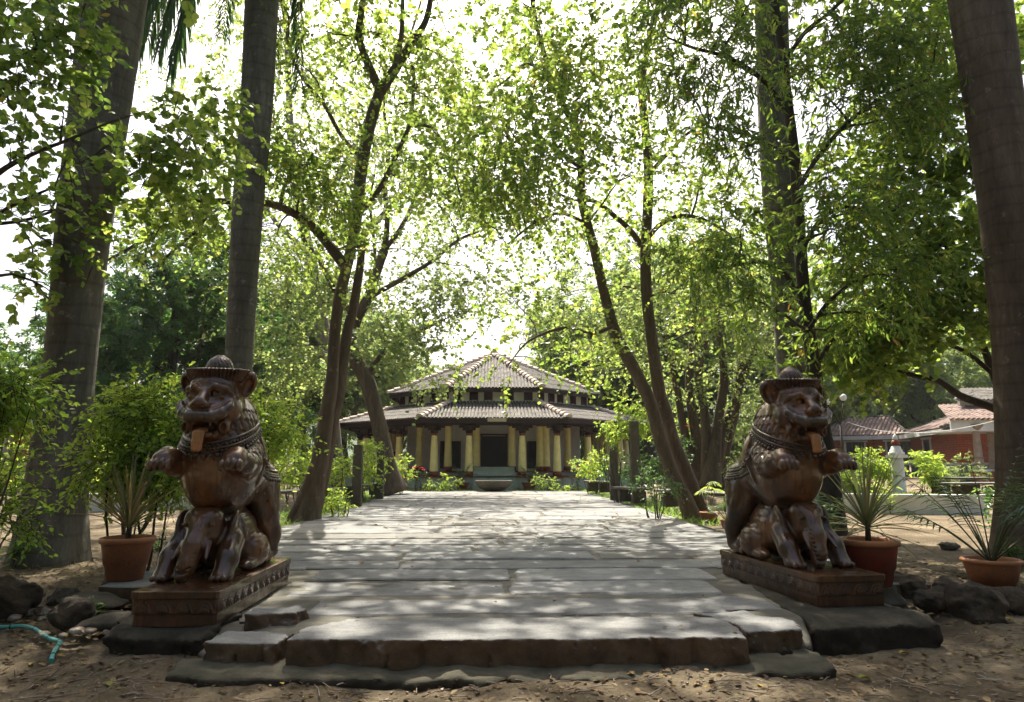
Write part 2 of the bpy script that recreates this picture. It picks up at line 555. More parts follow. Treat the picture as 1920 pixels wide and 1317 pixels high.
    def mesh(s):
        F = s.F; nx, ny, nz = F.shape
        I = F < 0
        c = [I[dx:nx - 1 + dx, dy:ny - 1 + dy, dz:nz - 1 + dz] for dx in (0, 1) for dy in (0, 1) for dz in (0, 1)]
        cnt = sum(x.astype(np.int8) for x in c)
        act = (cnt > 0) & (cnt < 8)
        idx = -np.ones(act.shape, dtype=np.int64)
        ii = np.argwhere(act); idx[act] = np.arange(len(ii))
        acc = np.zeros((len(ii), 3)); w = np.zeros(len(ii))
        corner = [(dx, dy, dz) for dx in (0, 1) for dy in (0, 1) for dz in (0, 1)]
        val = {q: F[ii[:, 0] + q[0], ii[:, 1] + q[1], ii[:, 2] + q[2]] for q in corner}
        for a in corner:
            for ax in range(3):
                if a[ax] == 0:
                    b = list(a); b[ax] = 1; b = tuple(b)
                    va, vb = val[a], val[b]
                    m = (va < 0) != (vb < 0)
                    t = np.where(m, va / np.where(m, va - vb, 1), 0)
                    p = np.array(a)[None] + np.zeros((len(ii), 3)); p[:, ax] = t
                    acc += p * m[:, None]; w += m
        V = (ii + acc / w[:, None]) * s.h + s.lo
        Q = []
        for ax in range(3):
            u, v = [(1, 2), (2, 0), (0, 1)][ax]
            sl0 = [slice(1, -1)] * 3; sl0[ax] = slice(0, -1)
            sl1 = [slice(1, -1)] * 3; sl1[ax] = slice(1, None)
            A = I[tuple(sl0)]; B = I[tuple(sl1)]
            e = np.argwhere(A != B)
            o = np.array([1, 1, 1]); o[ax] = 0
            e0 = e + o
            ins = A[tuple(e.T)]
            def cell(du, dv):
                q = e0.copy(); q[:, u] += du; q[:, v] += dv
                return idx[q[:, 0], q[:, 1], q[:, 2]]
            q = np.stack([cell(-1, -1), cell(0, -1), cell(0, 0), cell(-1, 0)], 1)
            q[~ins] = q[~ins][:, ::-1]
            Q.append(q)
        Q = np.concatenate(Q)
        Q = Q[(Q >= 0).all(1)]
        return V, Q
    def build(s, name, mat, parent=None, relax=1, **kw):
        V, Q = s.mesh()
        for _ in range(relax):
            A = np.zeros_like(V); n = np.zeros(len(V))
            for k in range(4):
                np.add.at(A, Q[:, k], V[Q[:, (k + 1) % 4]]); np.add.at(n, Q[:, k], 1)
                np.add.at(A, Q[:, k], V[Q[:, (k + 3) % 4]]); np.add.at(n, Q[:, k], 1)
            V = V * .5 + .5 * A / n[:, None]
        return np_mesh(name, V, Q.ravel(), np.arange(len(Q)) * 4, np.full(len(Q), 4), mat, parent, **kw)


_lat = np.random.default_rng(11).uniform(-1, 1, (32, 32, 32)).astype(np.float32)
def vnoise(X, Y, Z, f, oct_=3, gain=.5):
    """smooth lattice noise, summed over octaves"""
    X, Y, Z = np.broadcast_arrays(X, Y, Z)
    out = 0; a = 1.0
    for o in range(oct_):
        x, y, z = X * f + 7.3 * o, Y * f + 3.1 * o, Z * f + 1.7 * o
        xi, yi, zi = np.floor(x).astype(int), np.floor(y).astype(int), np.floor(z).astype(int)
        u, v, w = x - xi, y - yi, z - zi
        u, v, w = (t * t * (3 - 2 * t) for t in (u, v, w))
        r = 0
        for dx in (0, 1):
            for dy in (0, 1):
                for dz in (0, 1):
                    r = r + _lat[(xi + dx) % 32, (yi + dy) % 32, (zi + dz) % 32] * (u if dx else 1 - u) * (v if dy else 1 - v) * (w if dz else 1 - w)
        out = out + a * r; a *= gain; f *= 2.1
    return out

def stone_block(name, poly, z0, z1, mat, h=.015, amp=.02, f=4.0, top_amp=.35, rnd_=.02, slope=None, chip=.0, **kw):
    """a rough stone: extruded outline with worn edges and uneven faces"""
    poly = np.array(poly, float)
    lo = np.array([poly[:, 0].min() - .08, poly[:, 1].min() - .08, z0 - .03]); hi = np.array([poly[:, 0].max() + .08, poly[:, 1].max() + .08, z1 + .06])
    s = Sculpt(lo, hi, h)
    ax = [s.lo[k] + np.arange(s.n[k]) * s.h for k in range(3)]
    X, Y, Z = np.meshgrid(*ax, indexing='ij', sparse=True)
    x2, y2 = X[:, :, 0], Y[:, :, 0]
    d = np.full(np.broadcast(x2, y2).shape, 1e9); inside = np.zeros(d.shape, bool)
    n = len(poly)
    for i in range(n):
        a = poly[i]; b = poly[(i + 1) % n]; e = b - a
        t = np.clip(((x2 - a[0]) * e[0] + (y2 - a[1]) * e[1]) / (e @ e), 0, 1)
        d = np.minimum(d, (x2 - a[0] - t * e[0]) ** 2 + (y2 - a[1] - t * e[1]) ** 2)
        c = ((a[1] <= y2) & (b[1] > y2)) | ((b[1] <= y2) & (a[1] > y2))
        xs = a[0] + (y2 - a[1]) / (b[1] - a[1] if b[1] != a[1] else 1e-9) * e[0]
        inside ^= c & (x2 < xs)
    d = np.sqrt(d); d = np.where(inside, -d, d)[:, :, None]
    zt = z1 if slope is None else z1 + slope(X, Y)
    nz = vnoise(X, Y, Z, f, 4, .55)
    dt = Z - zt + amp * top_amp * nz
    db = z0 - Z
    ds = d + amp * nz + (chip * np.maximum(0, vnoise(X, Y, Z * .3, f * 2.2, 2) - .25) if chip else 0)
    k = rnd_
    m = np.maximum(ds, dt); dd = np.clip(k - np.abs(ds - dt), 0, None) / k
    F = m + dd * dd * k * .25
    F = np.maximum(F, db)
    s.F = F.astype(np.float32)
    return s.build(name, mat, None, relax=1, **kw)
# ================================================================ the setting
PZ = 0.33            # top of the paved path
PXC = 0.1            # its middle
def gz(x, y):
    """height of the bare ground"""
    side = max(0.0, min(1.0, (y - 5.6) / 2.5)) * (1 if True else 0)
    z = 0.125 + .10 * side
    z += .05 * max(0, min(1, (y - 10) / 15))
    z += .36 * max(0, min(1, (abs(x - .1) - 7.0) / 2.0)) * max(0, min(1, (y - 20.6) / 1.2))
    if y > 60: z += (y - 60) * .012
    if x < -1.9: z += .08 * max(0, min(1, (y - 4.75) / .55)) * max(0, min(1, (x + 4.0) / .8)) * max(0, min(1, (8 - y) / 1.5))
    z += .035 * math.sin(x * 1.7 + y * .6) * math.sin(y * 1.1 - x * .4) + .012 * math.sin(x * 5.1 + 1) * math.sin(y * 4.3)
    return z

def ground_mat():
    m, nt, N, L, P = new_mat('dry_earth')
    tc = N.new('ShaderNodeTexCoord')
    n1 = noise(nt, .9, 8, .65)
    c = ramp(nt, n1, [(.3, (.085, .066, .042)), (.5, (.17, .135, .088)), (.7, (.33, .27, .185))])
    n2 = noise(nt, 28, 8, .75)
    c2 = ramp(nt, n2, [(.35, (.62, .58, .52)), (.55, (1.0, 1.0, 1.0)), (.75, (1.2, 1.15, 1.1))])
    c = mixc(nt, 1.0, c, c2, 'MULTIPLY')
    v = N.new('ShaderNodeTexVoronoi'); v.inputs['Scale'].default_value = 45; L.new(tc.outputs['Object'], v.inputs['Vector'])
    pc = ramp(nt, v.outputs['Distance'], [(0, (1.25, 1.2, 1.15)), (.18, (1, 1, 1)), (.5, (.85, .83, .8))])
    c = mixc(nt, .7, c, pc, 'MULTIPLY')
    L.new(c, P.inputs['Base Color']); P.inputs['Roughness'].default_value = .95
    P.inputs['Specular IOR Level'].default_value = .15
    h = mixc(nt, .5, noise(nt, 14, 10, .75), noise(nt, 60, 5, .8))
    bump(nt, h, P, .9, .035)
    return m
M['earth'] = ground_mat()

def stone_mat(name, a, b, c, sc=2.0, rough=.8, spk=.3, edge=None, bd=.018):
    m, nt, N, L, P = new_mat(name)
    tc = N.new('ShaderNodeTexCoord')
    n1 = noise(nt, sc, 8, .6)
    col = ramp(nt, n1, [(.3, a), (.5, b), (.7, c)])
    n2 = noise(nt, 90, 4, .8)
    sp = ramp(nt, n2, [(.3, (1 - spk,) * 3), (.5, (1, 1, 1)), (.7, (1 + spk,) * 3)])
    col = mixc(nt, 1.0, col, sp, 'MULTIPLY')
    n4 = noise(nt, 22, 5, .7, stretch=(.25, 1.2, 1))
    col = mixc(nt, .5, col, ramp(nt, n4, [(.32, (.58, .58, .6)), (.62, (1.15, 1.15, 1.12))]), 'MULTIPLY')
    # vertical faces: brown weathered stone, dark green low down
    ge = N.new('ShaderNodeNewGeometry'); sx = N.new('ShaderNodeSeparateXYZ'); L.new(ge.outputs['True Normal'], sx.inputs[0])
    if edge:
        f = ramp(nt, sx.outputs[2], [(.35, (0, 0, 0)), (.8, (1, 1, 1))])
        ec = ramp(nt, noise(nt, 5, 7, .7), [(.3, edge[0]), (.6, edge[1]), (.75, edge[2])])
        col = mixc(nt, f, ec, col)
    L.new(col, P.inputs['Base Color']); P.inputs['Roughness'].default_value = rough
    P.inputs['Specular IOR Level'].default_value = .25
    h = mixc(nt, .45, noise(nt, 12, 9, .7), n2)
    bump(nt, h, P, .85, bd)
    return m
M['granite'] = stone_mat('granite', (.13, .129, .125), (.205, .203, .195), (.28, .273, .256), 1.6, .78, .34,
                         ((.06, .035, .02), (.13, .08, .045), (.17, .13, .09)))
M['granite_pale'] = stone_mat('granite_pale', (.18, .18, .173), (.27, .267, .255), (.35, .342, .32), 2.1, .78, .34)
M['granite_warm'] = stone_mat('granite_warm', (.11, .104, .092), (.175, .166, .148), (.25, .235, .205), 1.3, .78, .34)
M['granite_old'] = stone_mat('old_granite', (.10, .10, .09), (.17, .165, .15), (.25, .24, .22), 2.5, .85, .25, ((.07, .06, .045), (.12, .1, .07), (.16, .14, .1)))
M['mortar'] = stone_mat('mortar', (.09, .085, .066), (.145, .135, .108), (.21, .19, .155), 1.6, .92, .15,
                        ((.03, .026, .016), (.07, .052, .032), (.12, .095, .06)))
M['mortar_dark'] = stone_mat('mossy_mortar', (.05, .05, .032), (.085, .078, .052), (.14, .12, .085), 2.4, .92, .15, ((.022, .018, .012), (.05, .036, .022), (.085, .065, .04)))
M['footing'] = stone_mat('earthy_footing', (.035, .032, .022), (.065, .056, .038), (.12, .10, .07), 3, .92, .25, ((.02, .015, .01), (.042, .03, .019), (.07, .052, .034)), .04)
M['rock'] = stone_mat('field_rock', (.05, .045, .035), (.10, .085, .06), (.17, .14, .10), 4, .85, .3, None, .05)
M['rock_dark'] = stone_mat('dark_rock', (.035, .028, .021), (.07, .054, .038), (.15, .105, .07), 3, .9, .3, None, .05)
M['pebble'] = stone_mat('pebbles', (.12, .08, .05), (.24, .18, .13), (.42, .38, .33), 7, .7, .15)

def grid_mesh(name, xs, ys, fz, mat, smooth=True, **kw):
    X, Y = np.meshgrid(xs, ys, indexing='ij')
    Z = np.vectorize(fz)(X, Y)
    V = np.stack([X, Y, Z], -1).reshape(-1, 3)
    ny = len(ys)
    i, j = np.meshgrid(np.arange(len(xs) - 1), np.arange(ny - 1), indexing='ij')
    a = (i * ny + j).ravel()
    Q = np.stack([a, a + ny, a + ny + 1, a + 1], 1)
    return np_mesh(name, V, Q.ravel(), np.arange(len(Q)) * 4, np.full(len(Q), 4), mat, smooth=smooth, **kw)

def spaced(lo, hi, fine_lo, fine_hi, fine, coarse):
    a = list(np.arange(lo, fine_lo, coarse)) + list(np.arange(fine_lo, fine_hi, fine)) + list(np.arange(fine_hi, hi + coarse, coarse))
    return np.array(a)
def gfine(x, y):
    z = gz(x, y)
    if y < 9 and abs(x) < 7:
        z += .010 * math.sin(x * 13.7 + 2 * math.sin(y * 9)) * math.sin(y * 15.3 + 1.7 * math.sin(x * 7)) + rnd.uniform(-.006, .006)
    # keep under the paving
    if -3.8 < x < 4.0 and 5.3 < y < 31.6: z = min(z, .12)
    return z
grid_mesh('ground', spaced(-400, 400, -8, 9, .07, 8.0), spaced(-30, 600, 2.0, 9.5, .07, 8.0), gfine, M['earth'], kind='structure')

# ---------------------------------------------------------------- paved path: mortar bed and rough granite slabs in one surface
def rough_slab(mb, x0, x1, y0, y1, z, th=.10, mi=0, amp=.014, step=.14, wave=.045, ztilt=0.0, cut=None):
    """a slab with chipped edges; top slightly uneven"""
    pts = []
    def run(ax, ay, bx, by, nx, ny):
        L = math.hypot(bx - ax, by - ay); n = max(2, int(L / step))
        ph = rnd.uniform(0, 9)
        for i in range(n):
            t = i / n
            o = rnd.uniform(-amp, amp) + wave * math.sin(t * L * 2.1 + ph) * .5
            if i == 0: o = -abs(rnd.uniform(0, amp))
            pts.append((ax + (bx - ax) * t + nx * o, ay + (by - ay) * t + ny * o))
    run(x0, y0, x1, y0, 0, -1); run(x1, y0, x1, y1, 1, 0); run(x1, y1, x0, y1, 0, 1); run(x0, y1, x0, y0, -1, 0)
    n = len(pts); b = len(mb.v)
    cx, cy = (x0 + x1) / 2, (y0 + y1) / 2
    def zz(p): return z + ztilt * (p[1] - cy)
    for p in pts: mb.v.append((p[0], p[1], z - th))
    for p in pts: mb.v.append((p[0], p[1], zz(p) - .010 - rnd.uniform(0, .008)))
    ins = [(p[0] + (cx - p[0]) * min(.5, .018 / max(.05, abs(cx - p[0]))), p[1] + (cy - p[1]) * min(.5, .018 / max(.05, abs(cy - p[1])))) for p in pts]
    for p in ins: mb.v.append((p[0], p[1], zz(p)))
    for k in range(2):
        for i in range(n):
            j = (i + 1) % n
            mb.f.append([b + k * n + i, b + k * n + j, b + (k + 1) * n + j, b + (k + 1) * n + i]); mb.m.append(mi); mb.sm.append(False)
    mb.f.append([b + 2 * n + i for i in range(n)]); mb.m.append(mi); mb.sm.append(False)

mb = MB()
# mortar bed: an irregular outline from the steps back to the pavilion
bed = [(-1.9, 5.5), (-1.3, 5.48), (1.75, 5.5), (2.2, 5.6), (2.45, 6.0), (2.6, 7.8), (4.05, 7.9), (4.15, 12), (3.85, 31.4), (-3.85, 31.4), (-4.0, 12), (-3.9, 8.1), (-3.6, 7.6), (-2.1, 7.4), (-2.0, 5.8)]
bed2 = []
for i in range(len(bed)):
    a = bed[i]; b_ = bed[(i + 1) % len(bed)]
    L_ = math.hypot(b_[0] - a[0], b_[1] - a[1]); n_ = max(1, min(60, int(L_ / .22)))
    for k in range(n_):
        t = k / n_
        bed2.append((a[0] + (b_[0] - a[0]) * t + rnd.uniform(-.03, .03), a[1] + (b_[1] - a[1]) * t + rnd.uniform(-.03, .03)))
mb.prism(bed2, -.3, PZ - .012, mi=1)
rows = [  # y0, y1, joints (x)
    (5.62, 6.28, [-1.55, 1.95]),
    (6.42, 7.18, [-1.9, .16, 2.2]),
    (7.24, 8.0, [-1.95, .24, 2.4]),
    (8.06, 8.72, [-3.8, -1.05, 3.0]),
    (8.80, 9.55, [-3.85, -1.15, 1.35, 4.05]),
    (9.62, 10.4, [-3.9, -.2, 4.1]),
    (10.46, 11.2, [-3.9, .15, 4.1]),
    (11.26, 12.1, [-3.9, .75, 4.1]),
]
y = 12.18
while y < 30.7:
    h_ = rnd.uniform(.85, 1.6)
    js = [-3.9]
    x = -3.9
    while x < 4.0:
        x += rnd.uniform(1.5, 3.4)
        if x > 3.2: x = 4.0 + rnd.uniform(-.12, .15)
        js.append(x)
    js[0] += rnd.uniform(-.12, .12)
    rows.append((y, min(y + h_, 31.2), js)); y += h_ + .06
for y0, y1, js in rows:
    for a, b_ in zip(js[:-1], js[1:]):
        gap = rnd.uniform(.02, .05) if y0 > 8 else .05
        if y0 > 12 and rnd.random() < .12 and y1 - y0 > .8:       # two narrow slabs in place of one
            ym = (y0 + y1) / 2 + rnd.uniform(-.15, .15)
            rough_slab(mb, a + gap, b_ - gap, y0 + .02, ym - .03, PZ + rnd.uniform(-.004, .012), .10, rnd.choice((0, 2, 3)), .016, .11, .05)
            rough_slab(mb, a + gap, b_ - gap, ym + .03, y1 - .02, PZ + rnd.uniform(-.004, .012), .10, rnd.choice((0, 2, 3)), .016, .11, .05)
            continue
        rough_slab(mb, a + gap, b_ - gap, y0 + rnd.uniform(0, .05), y1 - rnd.uniform(0, .06), PZ + rnd.uniform(-.004, .012), .10, rnd.choice((0, 0, 2, 3)), .016, .11, .05, rnd.uniform(-.006, .006))
# slabs left of the left statue and right of the right one
rough_slab(mb, -3.75, -2.72, 6.9, 7.95, PZ + .02, .2, 0, .03, .2, .05)
rough_slab(mb, -3.7, -2.1, 8.05, 8.7, PZ + .01, .2, 0, .02, .2, .05)
rough_slab(mb, 3.3, 4.35, 6.9, 7.9, PZ + .01, .2, 0, .03, .2, .05)
rough_slab(mb, 2.6, 4.2, 8.0, 8.7, PZ + .01, .2, 0, .03, .2, .05)
mb.build('path', [M['granite'], M['mortar'], M['granite_pale'], M['granite_warm']], kind='structure')


# cement apron and toe round the steps
stone_block('pavement', [(-1.98, 5.02), (-1.9, 5.0), (2.30, 5.05), (2.42, 5.5), (2.6, 7.0), (-2.04, 7.2), (-2.06, 5.5), (-2.12, 5.2)], -.1, PZ - .004, M['mortar'], .03, .025, 3, .25, .05, kind='structure',
            slope=lambda X, Y: -.25 * np.clip(5.42 - Y, 0, 1) - .10 * np.clip(-1.62 - X, 0, 1) * np.clip(6.4 - Y, 0, 1))
toe = [(-2.06 + 4.3 * i / 30, 4.72 - .10 * math.sin(i / 30 * math.pi) + rnd.uniform(-.05, .03)) for i in range(31)]
stone_block('pavement', toe + [(2.3, 5.2), (-2.15, 5.2)], -.12, .135, M['mortar_dark'], .02, .04, 5, .5, .03, kind='structure', slope=lambda X, Y: .16 * np.clip(Y - 4.55, 0, 1))

def step_slab(poly, z0, z1, label, amp=.014, cat='stone step', name='step_stone', **kw):
    return stone_block(name, poly, z0, z1, M['granite'], .0115, amp * .9, 8, .35, .010, chip=.04, label=label, cat=cat, **kw)
step_slab([(-1.37, 4.84), (-.6, 4.80), (.5, 4.79), (1.2, 4.81), (1.73, 4.80), (1.76, 5.1), (1.72, 5.42), (.3, 5.46), (-1.1, 5.44), (-1.33, 5.2)], .15, PZ + .02, 'long grey granite front step with brown chipped front face')
step_slab([(-1.93, 4.90), (-1.43, 4.87), (-1.40, 5.18), (-1.88, 5.22)], .05, PZ - .012, 'short square granite block left of the long front step', .02)
step_slab([(1.80, 4.98), (2.20, 5.06), (2.27, 5.3), (2.02, 5.66), (1.62, 5.6), (1.80, 5.3)], .12, PZ + .010, 'cracked granite block at the right end of the long front step', .03)
step_slab([(1.45, 5.70), (1.98, 5.72), (2.42, 5.75), (2.25, 6.3), (1.5, 6.22)], PZ - .1, PZ + .010, 'thin broken slab between the long front step and the right statue', .03)
step_slab([(-1.80, 5.34), (-1.45, 5.40), (-1.40, 5.56), (-1.62, 5.66), (-1.84, 5.6)], PZ - .12, PZ + .075, 'loose flat grey stone lying on the mortar near the left statue', .03, 'stone', 'loose_stone')

# masonry block carrying the right statue, rough footing slabs under the left one
stone_block('statue_footing', [(2.44, 5.36), (3.46, 5.44), (3.42, 6.3), (3.2, 7.85), (2.66, 7.7), (2.44, 5.9)], -.05, PZ - .003, M['footing'], .016, .03, 6, .3, .03, slope=lambda X, Y: -.28 * np.clip(5.58 - Y, 0, 1), label='mossy masonry block under the right lion statue', cat='masonry footing')
stone_block('statue_footing', [(-2.74, 5.18), (-2.4, 5.12), (-2.02, 5.14), (-1.98, 6.0), (-2.03, 7.35), (-2.72, 7.4), (-2.8, 6.1)], -.05, PZ - .002, M['footing'], .016, .045, 6, .35, .03, slope=lambda X, Y: -.4 * np.clip(5.26 - Y, 0, 1), label='rough earth-stained footing under the left lion statue', cat='masonry footing')
def wood_mat(name, a, b, c, rough=.32, carve=0.0):
    m, nt, N, L, P = new_mat(name)
    n1 = noise(nt, 3.0, 6, .6, stretch=(1, 1, .35), dist=.6)
    col = ramp(nt, n1, [(.3, a), (.5, b), (.72, c)])
    n2 = noise(nt, 26, 5, .7, stretch=(1, 1, .12))
    g = ramp(nt, n2, [(.35, (.55, .5, .45)), (.6, (1.1, 1.05, 1.0))])
    col = mixc(nt, .8, col, g, 'MULTIPLY')
    # checks: thin dark vertical cracks
    n3 = noise(nt, 7, 3, .5, stretch=(1, 1, .09))
    ck = ramp(nt, n3, [(.485, (1, 1, 1)), (.498, (.12, .1, .1)), (.502, (.12, .1, .1)), (.515, (1, 1, 1))])
    col = mixc(nt, .75, col, ck, 'MULTIPLY')
    L.new(col, P.inputs['Base Color'])
    rr = ramp(nt, noise(nt, 9, 5, .6), [(.3, (rough * .7,) * 3), (.55, (rough * 1.5,) * 3), (.7, (rough * 2.4,) * 3)])
    L.new(rr, P.inputs['Roughness'])
    P.inputs['Specular IOR Level'].default_value = .5; P.inputs['Specular Tint'].default_value = (1, .86, .68, 1)
    P.inputs['Coat Weight'].default_value = .7
    P.inputs['Coat Roughness'].default_value = .07
    P.inputs['Coat Tint'].default_value = (1, .95, .88, 1)
    h = mixc(nt, .5, n2, noise(nt, 40, 6, .7))
    h = mixc(nt, .5, h, ck)
    vo = N.new('ShaderNodeTexVoronoi'); vo.inputs['Scale'].default_value = 34
    tc = N.new('ShaderNodeTexCoord'); mp = N.new('ShaderNodeMapping'); mp.inputs['Scale'].default_value = (1, 1, .45); L.new(tc.outputs['Object'], mp.inputs[0]); L.new(mp.outputs[0], vo.inputs['Vector'])
    h = mixc(nt, .4, h, vo.outputs['Distance'])
    bump(nt, h, P, .38, .009)
    return m
M['wood'] = wood_mat('varnished_wood', (.016, .005, .0015), (.060, .019, .005), (.19, .075, .020))
M['wood_red'] = wood_mat('carved_red_wood', (.016, .005, .003), (.042, .013, .006), (.10, .036, .015), .3)
M['wood_dark'] = wood_mat('dark_wood', (.016, .009, .006), (.04, .02, .012), (.08, .04, .02), .3)
M['tongue'] = wood_mat('tongue_wood', (.20, .07, .02), (.34, .14, .045), (.42, .19, .07), .4)
M['wood_moustache'] = wood_mat('stained_wood', (.02, .014, .010), (.045, .028, .018), (.09, .05, .03), .3)

def make_statue():
    root = empty('carved_lion_statue', (0, 0, 0))
    # ---- plinth: origin at the top face's front middle, +y runs back
    PW, PL = .64, 1.85
    mb = MB()
    ch = .05
    def octo(w, l, c, yo=0):
        x = w / 2
        return [(-x + c, yo), (x - c, yo), (x, yo + c), (x, yo + l - c), (x - c, yo + l), (-x + c, yo + l), (-x, yo + l - c), (-x, yo + c)]
    mb.prism(octo(PW, PL, .02), -.055, 0)
    mb.build('plinth_top', M['wood'], root, bevel=.006)
    mb = MB()
    mb.prism(octo(PW - .015, PL - .02, .02, .01), -.165, -.057)
    mb.prism(octo(PW - .03, PL - .03, .02, .015), -.25, -.167)
    # carved lotus petals round the middle course
    def petal(cx, cy, nx, ny, w):
        tx, ty = -ny, nx
        for s_, dp in ((1.0, .006), (.62, .014), (.3, .020)):
            pts = []
            for i in range(9):
                a = math.pi * i / 8
                pts.append((math.cos(a) * w * .46 * s_, -.155 + .075 * s_ * math.sin(a) * 1.15 + (1 - s_) * .02))
            vs = [(cx + tx * u + nx * 0.0, cy + ty * u + ny * 0.0, z) for u, z in pts] + [(cx + tx * u * .9 + nx * dp, cy + ty * u * .9 + ny * dp, z) for u, z in pts]
            n = len(pts)
            fs = [tuple(range(n, 2 * n))] + [(i, i + 1, n + i + 1, n + i) for i in range(n - 1)] + [(n - 1, 0, n, 2 * n - 1)]
            mb.add(vs, fs)
    for i in range(4): petal(-.225 + i * .15, .008, 0, -1, .14)
    for i in range(12):
        petal(PW / 2 - .006, .11 + i * .148, 1, 0, .14); petal(-PW / 2 + .006, .11 + i * .148, -1, 0, .14)
    mb.build('plinth_body', M['wood_red'], root, bevel=.004)

    # ---- elephant crouching under the lion
    e = Sculpt((-.42, .25, -.02), (.42, 1.62, .66), .0085)
    e.ell((0, 1.12, .27), (.25, .42, .26), .05)
    e.ell((0, .70, .33), (.17, .20, .20), .06)
    e.ell((.075, .62, .43), (.085, .09, .09), .05); e.ell((-.075, .62, .43), (.085, .09, .09), .05)
    e.chain([(0, .56, .36, .10), (-.01, .47, .24, .085), (-.03, .41, .12, .068), (-.05, .39, .045, .055)], .04)
    for i in range(8):
        t = i / 8; z = .30 - .26 * t
        e.ell((-.01 - .04 * t, .50 - .11 * t - .055, z), (.07, .02, .008), .008, 'sub', rx=20)
    for sx in (1, -1):
        e.ell((sx * .195, .76, .33), (.045, .14, .17), .03, rz=sx * 14, ry=sx * 10)      # ear
        e.ell((sx * .245, .74, .33), (.014, .09, .11), .02, 'sub', rz=sx * 14, ry=sx * 10)
        e.ell((sx * .115, .515, .40), (.035, .02, .025), .008, 'sub')
        e.ell((sx * .115, .515, .40), (.023, .022, .015), .006)
        e.cap((sx * .10, .50, .27), (sx * .13, .39, .17), .028, .014, .015)            # tusk
        e.chain([(sx * .21, .72, .26, .10), (sx * .235, .58, .15, .085), (sx * .235, .50, .05, .08)], .04)
        e.ell((sx * .235, .47, .03), (.085, .09, .045), .03)
        for k in range(3):
            e.ell((sx * .235 + (k - 1) * .048, .385, .025), (.022, .02, .024), .008)
        e.ell((sx * .23, 1.22, .14), (.13, .2, .15), .04)
        e.ell((sx * .25, 1.05, .045), (.075, .15, .05), .03)
        e.ell((sx * .22, 1.45, .10), (.09, .10, .10), .03)
    # saddle cloth edge with scallops
    e.ripple(lambda X, Y, Z: np.where((np.abs(Y - .93 - .10 * Z) < .02) & (Z > .15), -.010, 0) + np.where((Y > .96) & (Z > .22) & (Y < 1.3), -.004 * np.sin(X * 90) * np.sin(Z * 90) - .003, 0))
    el = e.build('elephant', M['wood'], root); el.scale = (.98, 1.0, 1.08)

    # ---- lion
    s = Sculpt((-.46, .18, -.03), (.46, 2.02, 1.80), .0095)
    # hindquarters
    s.ell((0, 1.54, .74), (.285, .36, .265), .07)
    s.ell((0, 1.0, .66), (.24, .42, .2), .06)
    for sx in (1, -1):
        s.ell((sx * .20, 1.52, .58), (.135, .23, .29), .06)
        s.chain([(sx * .215, 1.50, .45, .135), (sx * .235, 1.60, .26, .105), (sx * .235, 1.62, .10, .085)], .05)
        s.ell((sx * .215, 1.52, .055), (.088, .15, .062), .04)
        for k in range(4):
            s.ell((sx * .215 + (k - 1.5) * .042, 1.385, .04), (.024, .045, .035), .010)
    s.ell((0, 1.66, .55), (.12, .12, .2), .06)
    s.chain([(0, 1.82, .75, .04), (.02, 1.86, .5, .035), (.03, 1.84, .25, .035), (.03, 1.80, .12, .05)], .02)
    # trunk of the body
    s.ell((0, 1.12, .85), (.31, .50, .28), .08)
    s.ell((0, .88, .79), (.285, .36, .265), .06)
    s.ell((0, .80, 1.00), (.30, .30, .27), .07)
    # neck and mane
    s.ell((0, .86, 1.20), (.285, .29, .25), .06)
    s.ell((0, .98, 1.20), (.265, .27, .33), .06)
    s.ell((0, 1.18, 1.02), (.27, .32, .28), .08)
    s.cap((0, .80, 1.2), (0, .74, 1.40), .22, .20, .05)
    # skull
    s.ell((0, .70, 1.43), (.225, .25, .235), .05)
    s.ell((0, .62, 1.36), (.19, .2, .17), .05)
    s.ell((0, .64, 1.55), (.19, .18, .12), .05)
    # cheeks, brow, muzzle
    for sx in (1, -1):
        s.ell((sx * .165, .60, 1.34), (.085, .12, .11), .04)
        s.chain([(sx * .02, .445, 1.475, .020), (sx * .085, .445, 1.525, .026), (sx * .155, .50, 1.51, .022), (sx * .185, .55, 1.47, .015)], .02)
        s.ell((sx * .092, .475, 1.462), (.062, .05, .042), .02, 'sub')
        s.ell((sx * .092, .492, 1.460), (.048, .042, .036), .008)
        s.ell((sx * .092, .452, 1.460), (.022, .016, .022), .003, 'sub')
        s.chain([(sx * .04, .452, 1.486, .010), (sx * .092, .442, 1.500, .012), (sx * .145, .478, 1.480, .010)], .008)
        s.cap((sx * .06, .40, 1.335), (sx * .165, .50, 1.40), .014, .010, .010)
        s.cap((sx * .045, .448, 1.43), (sx * .145, .478, 1.435), .012, .010, .012)
        # ears
        s.ell((sx * .25, .74, 1.575), (.075, .05, .115), .03, ry=sx * 22, rz=-sx * 12)
        s.ell((sx * .262, .70, 1.565), (.045, .045, .072), .015, 'sub', ry=sx * 22, rz=-sx * 12)
    s.ell((0, .50, 1.335), (.135, .13, .075), .04)
    # nose: ridge and broad tip
    s.cap((0, .50, 1.52), (0, .375, 1.39), .032, .054, .02)
    s.ell((0, .365, 1.376), (.062, .045, .038), .015)
    for sx in (1, -1):
        s.ell((sx * .048, .368, 1.366), (.034, .034, .030), .015)
        s.ell((sx * .032, .334, 1.358), (.013, .014, .010), .005, 'sub')
        # upper lip sweeping to a curl like a moustache
        s.chain([(0, .375, 1.280, .046), (sx * .08, .385, 1.275, .050), (sx * .15, .43, 1.305, .045), (sx * .20, .475, 1.36, .034), (sx * .205, .49, 1.40, .018)], .015)
    # lower jaw and open mouth
    s.ell((0, .53, 1.125), (.115, .13, .055), .04)
    s.ell((0, .60, 1.20), (.15, .13, .12), .05)
    s.cap((-.075, .43, 1.130), (.075, .43, 1.130), .026, .026, .02)
    s.ell((0, .42, 1.195), (.12, .17, .046), .012, 'sub')
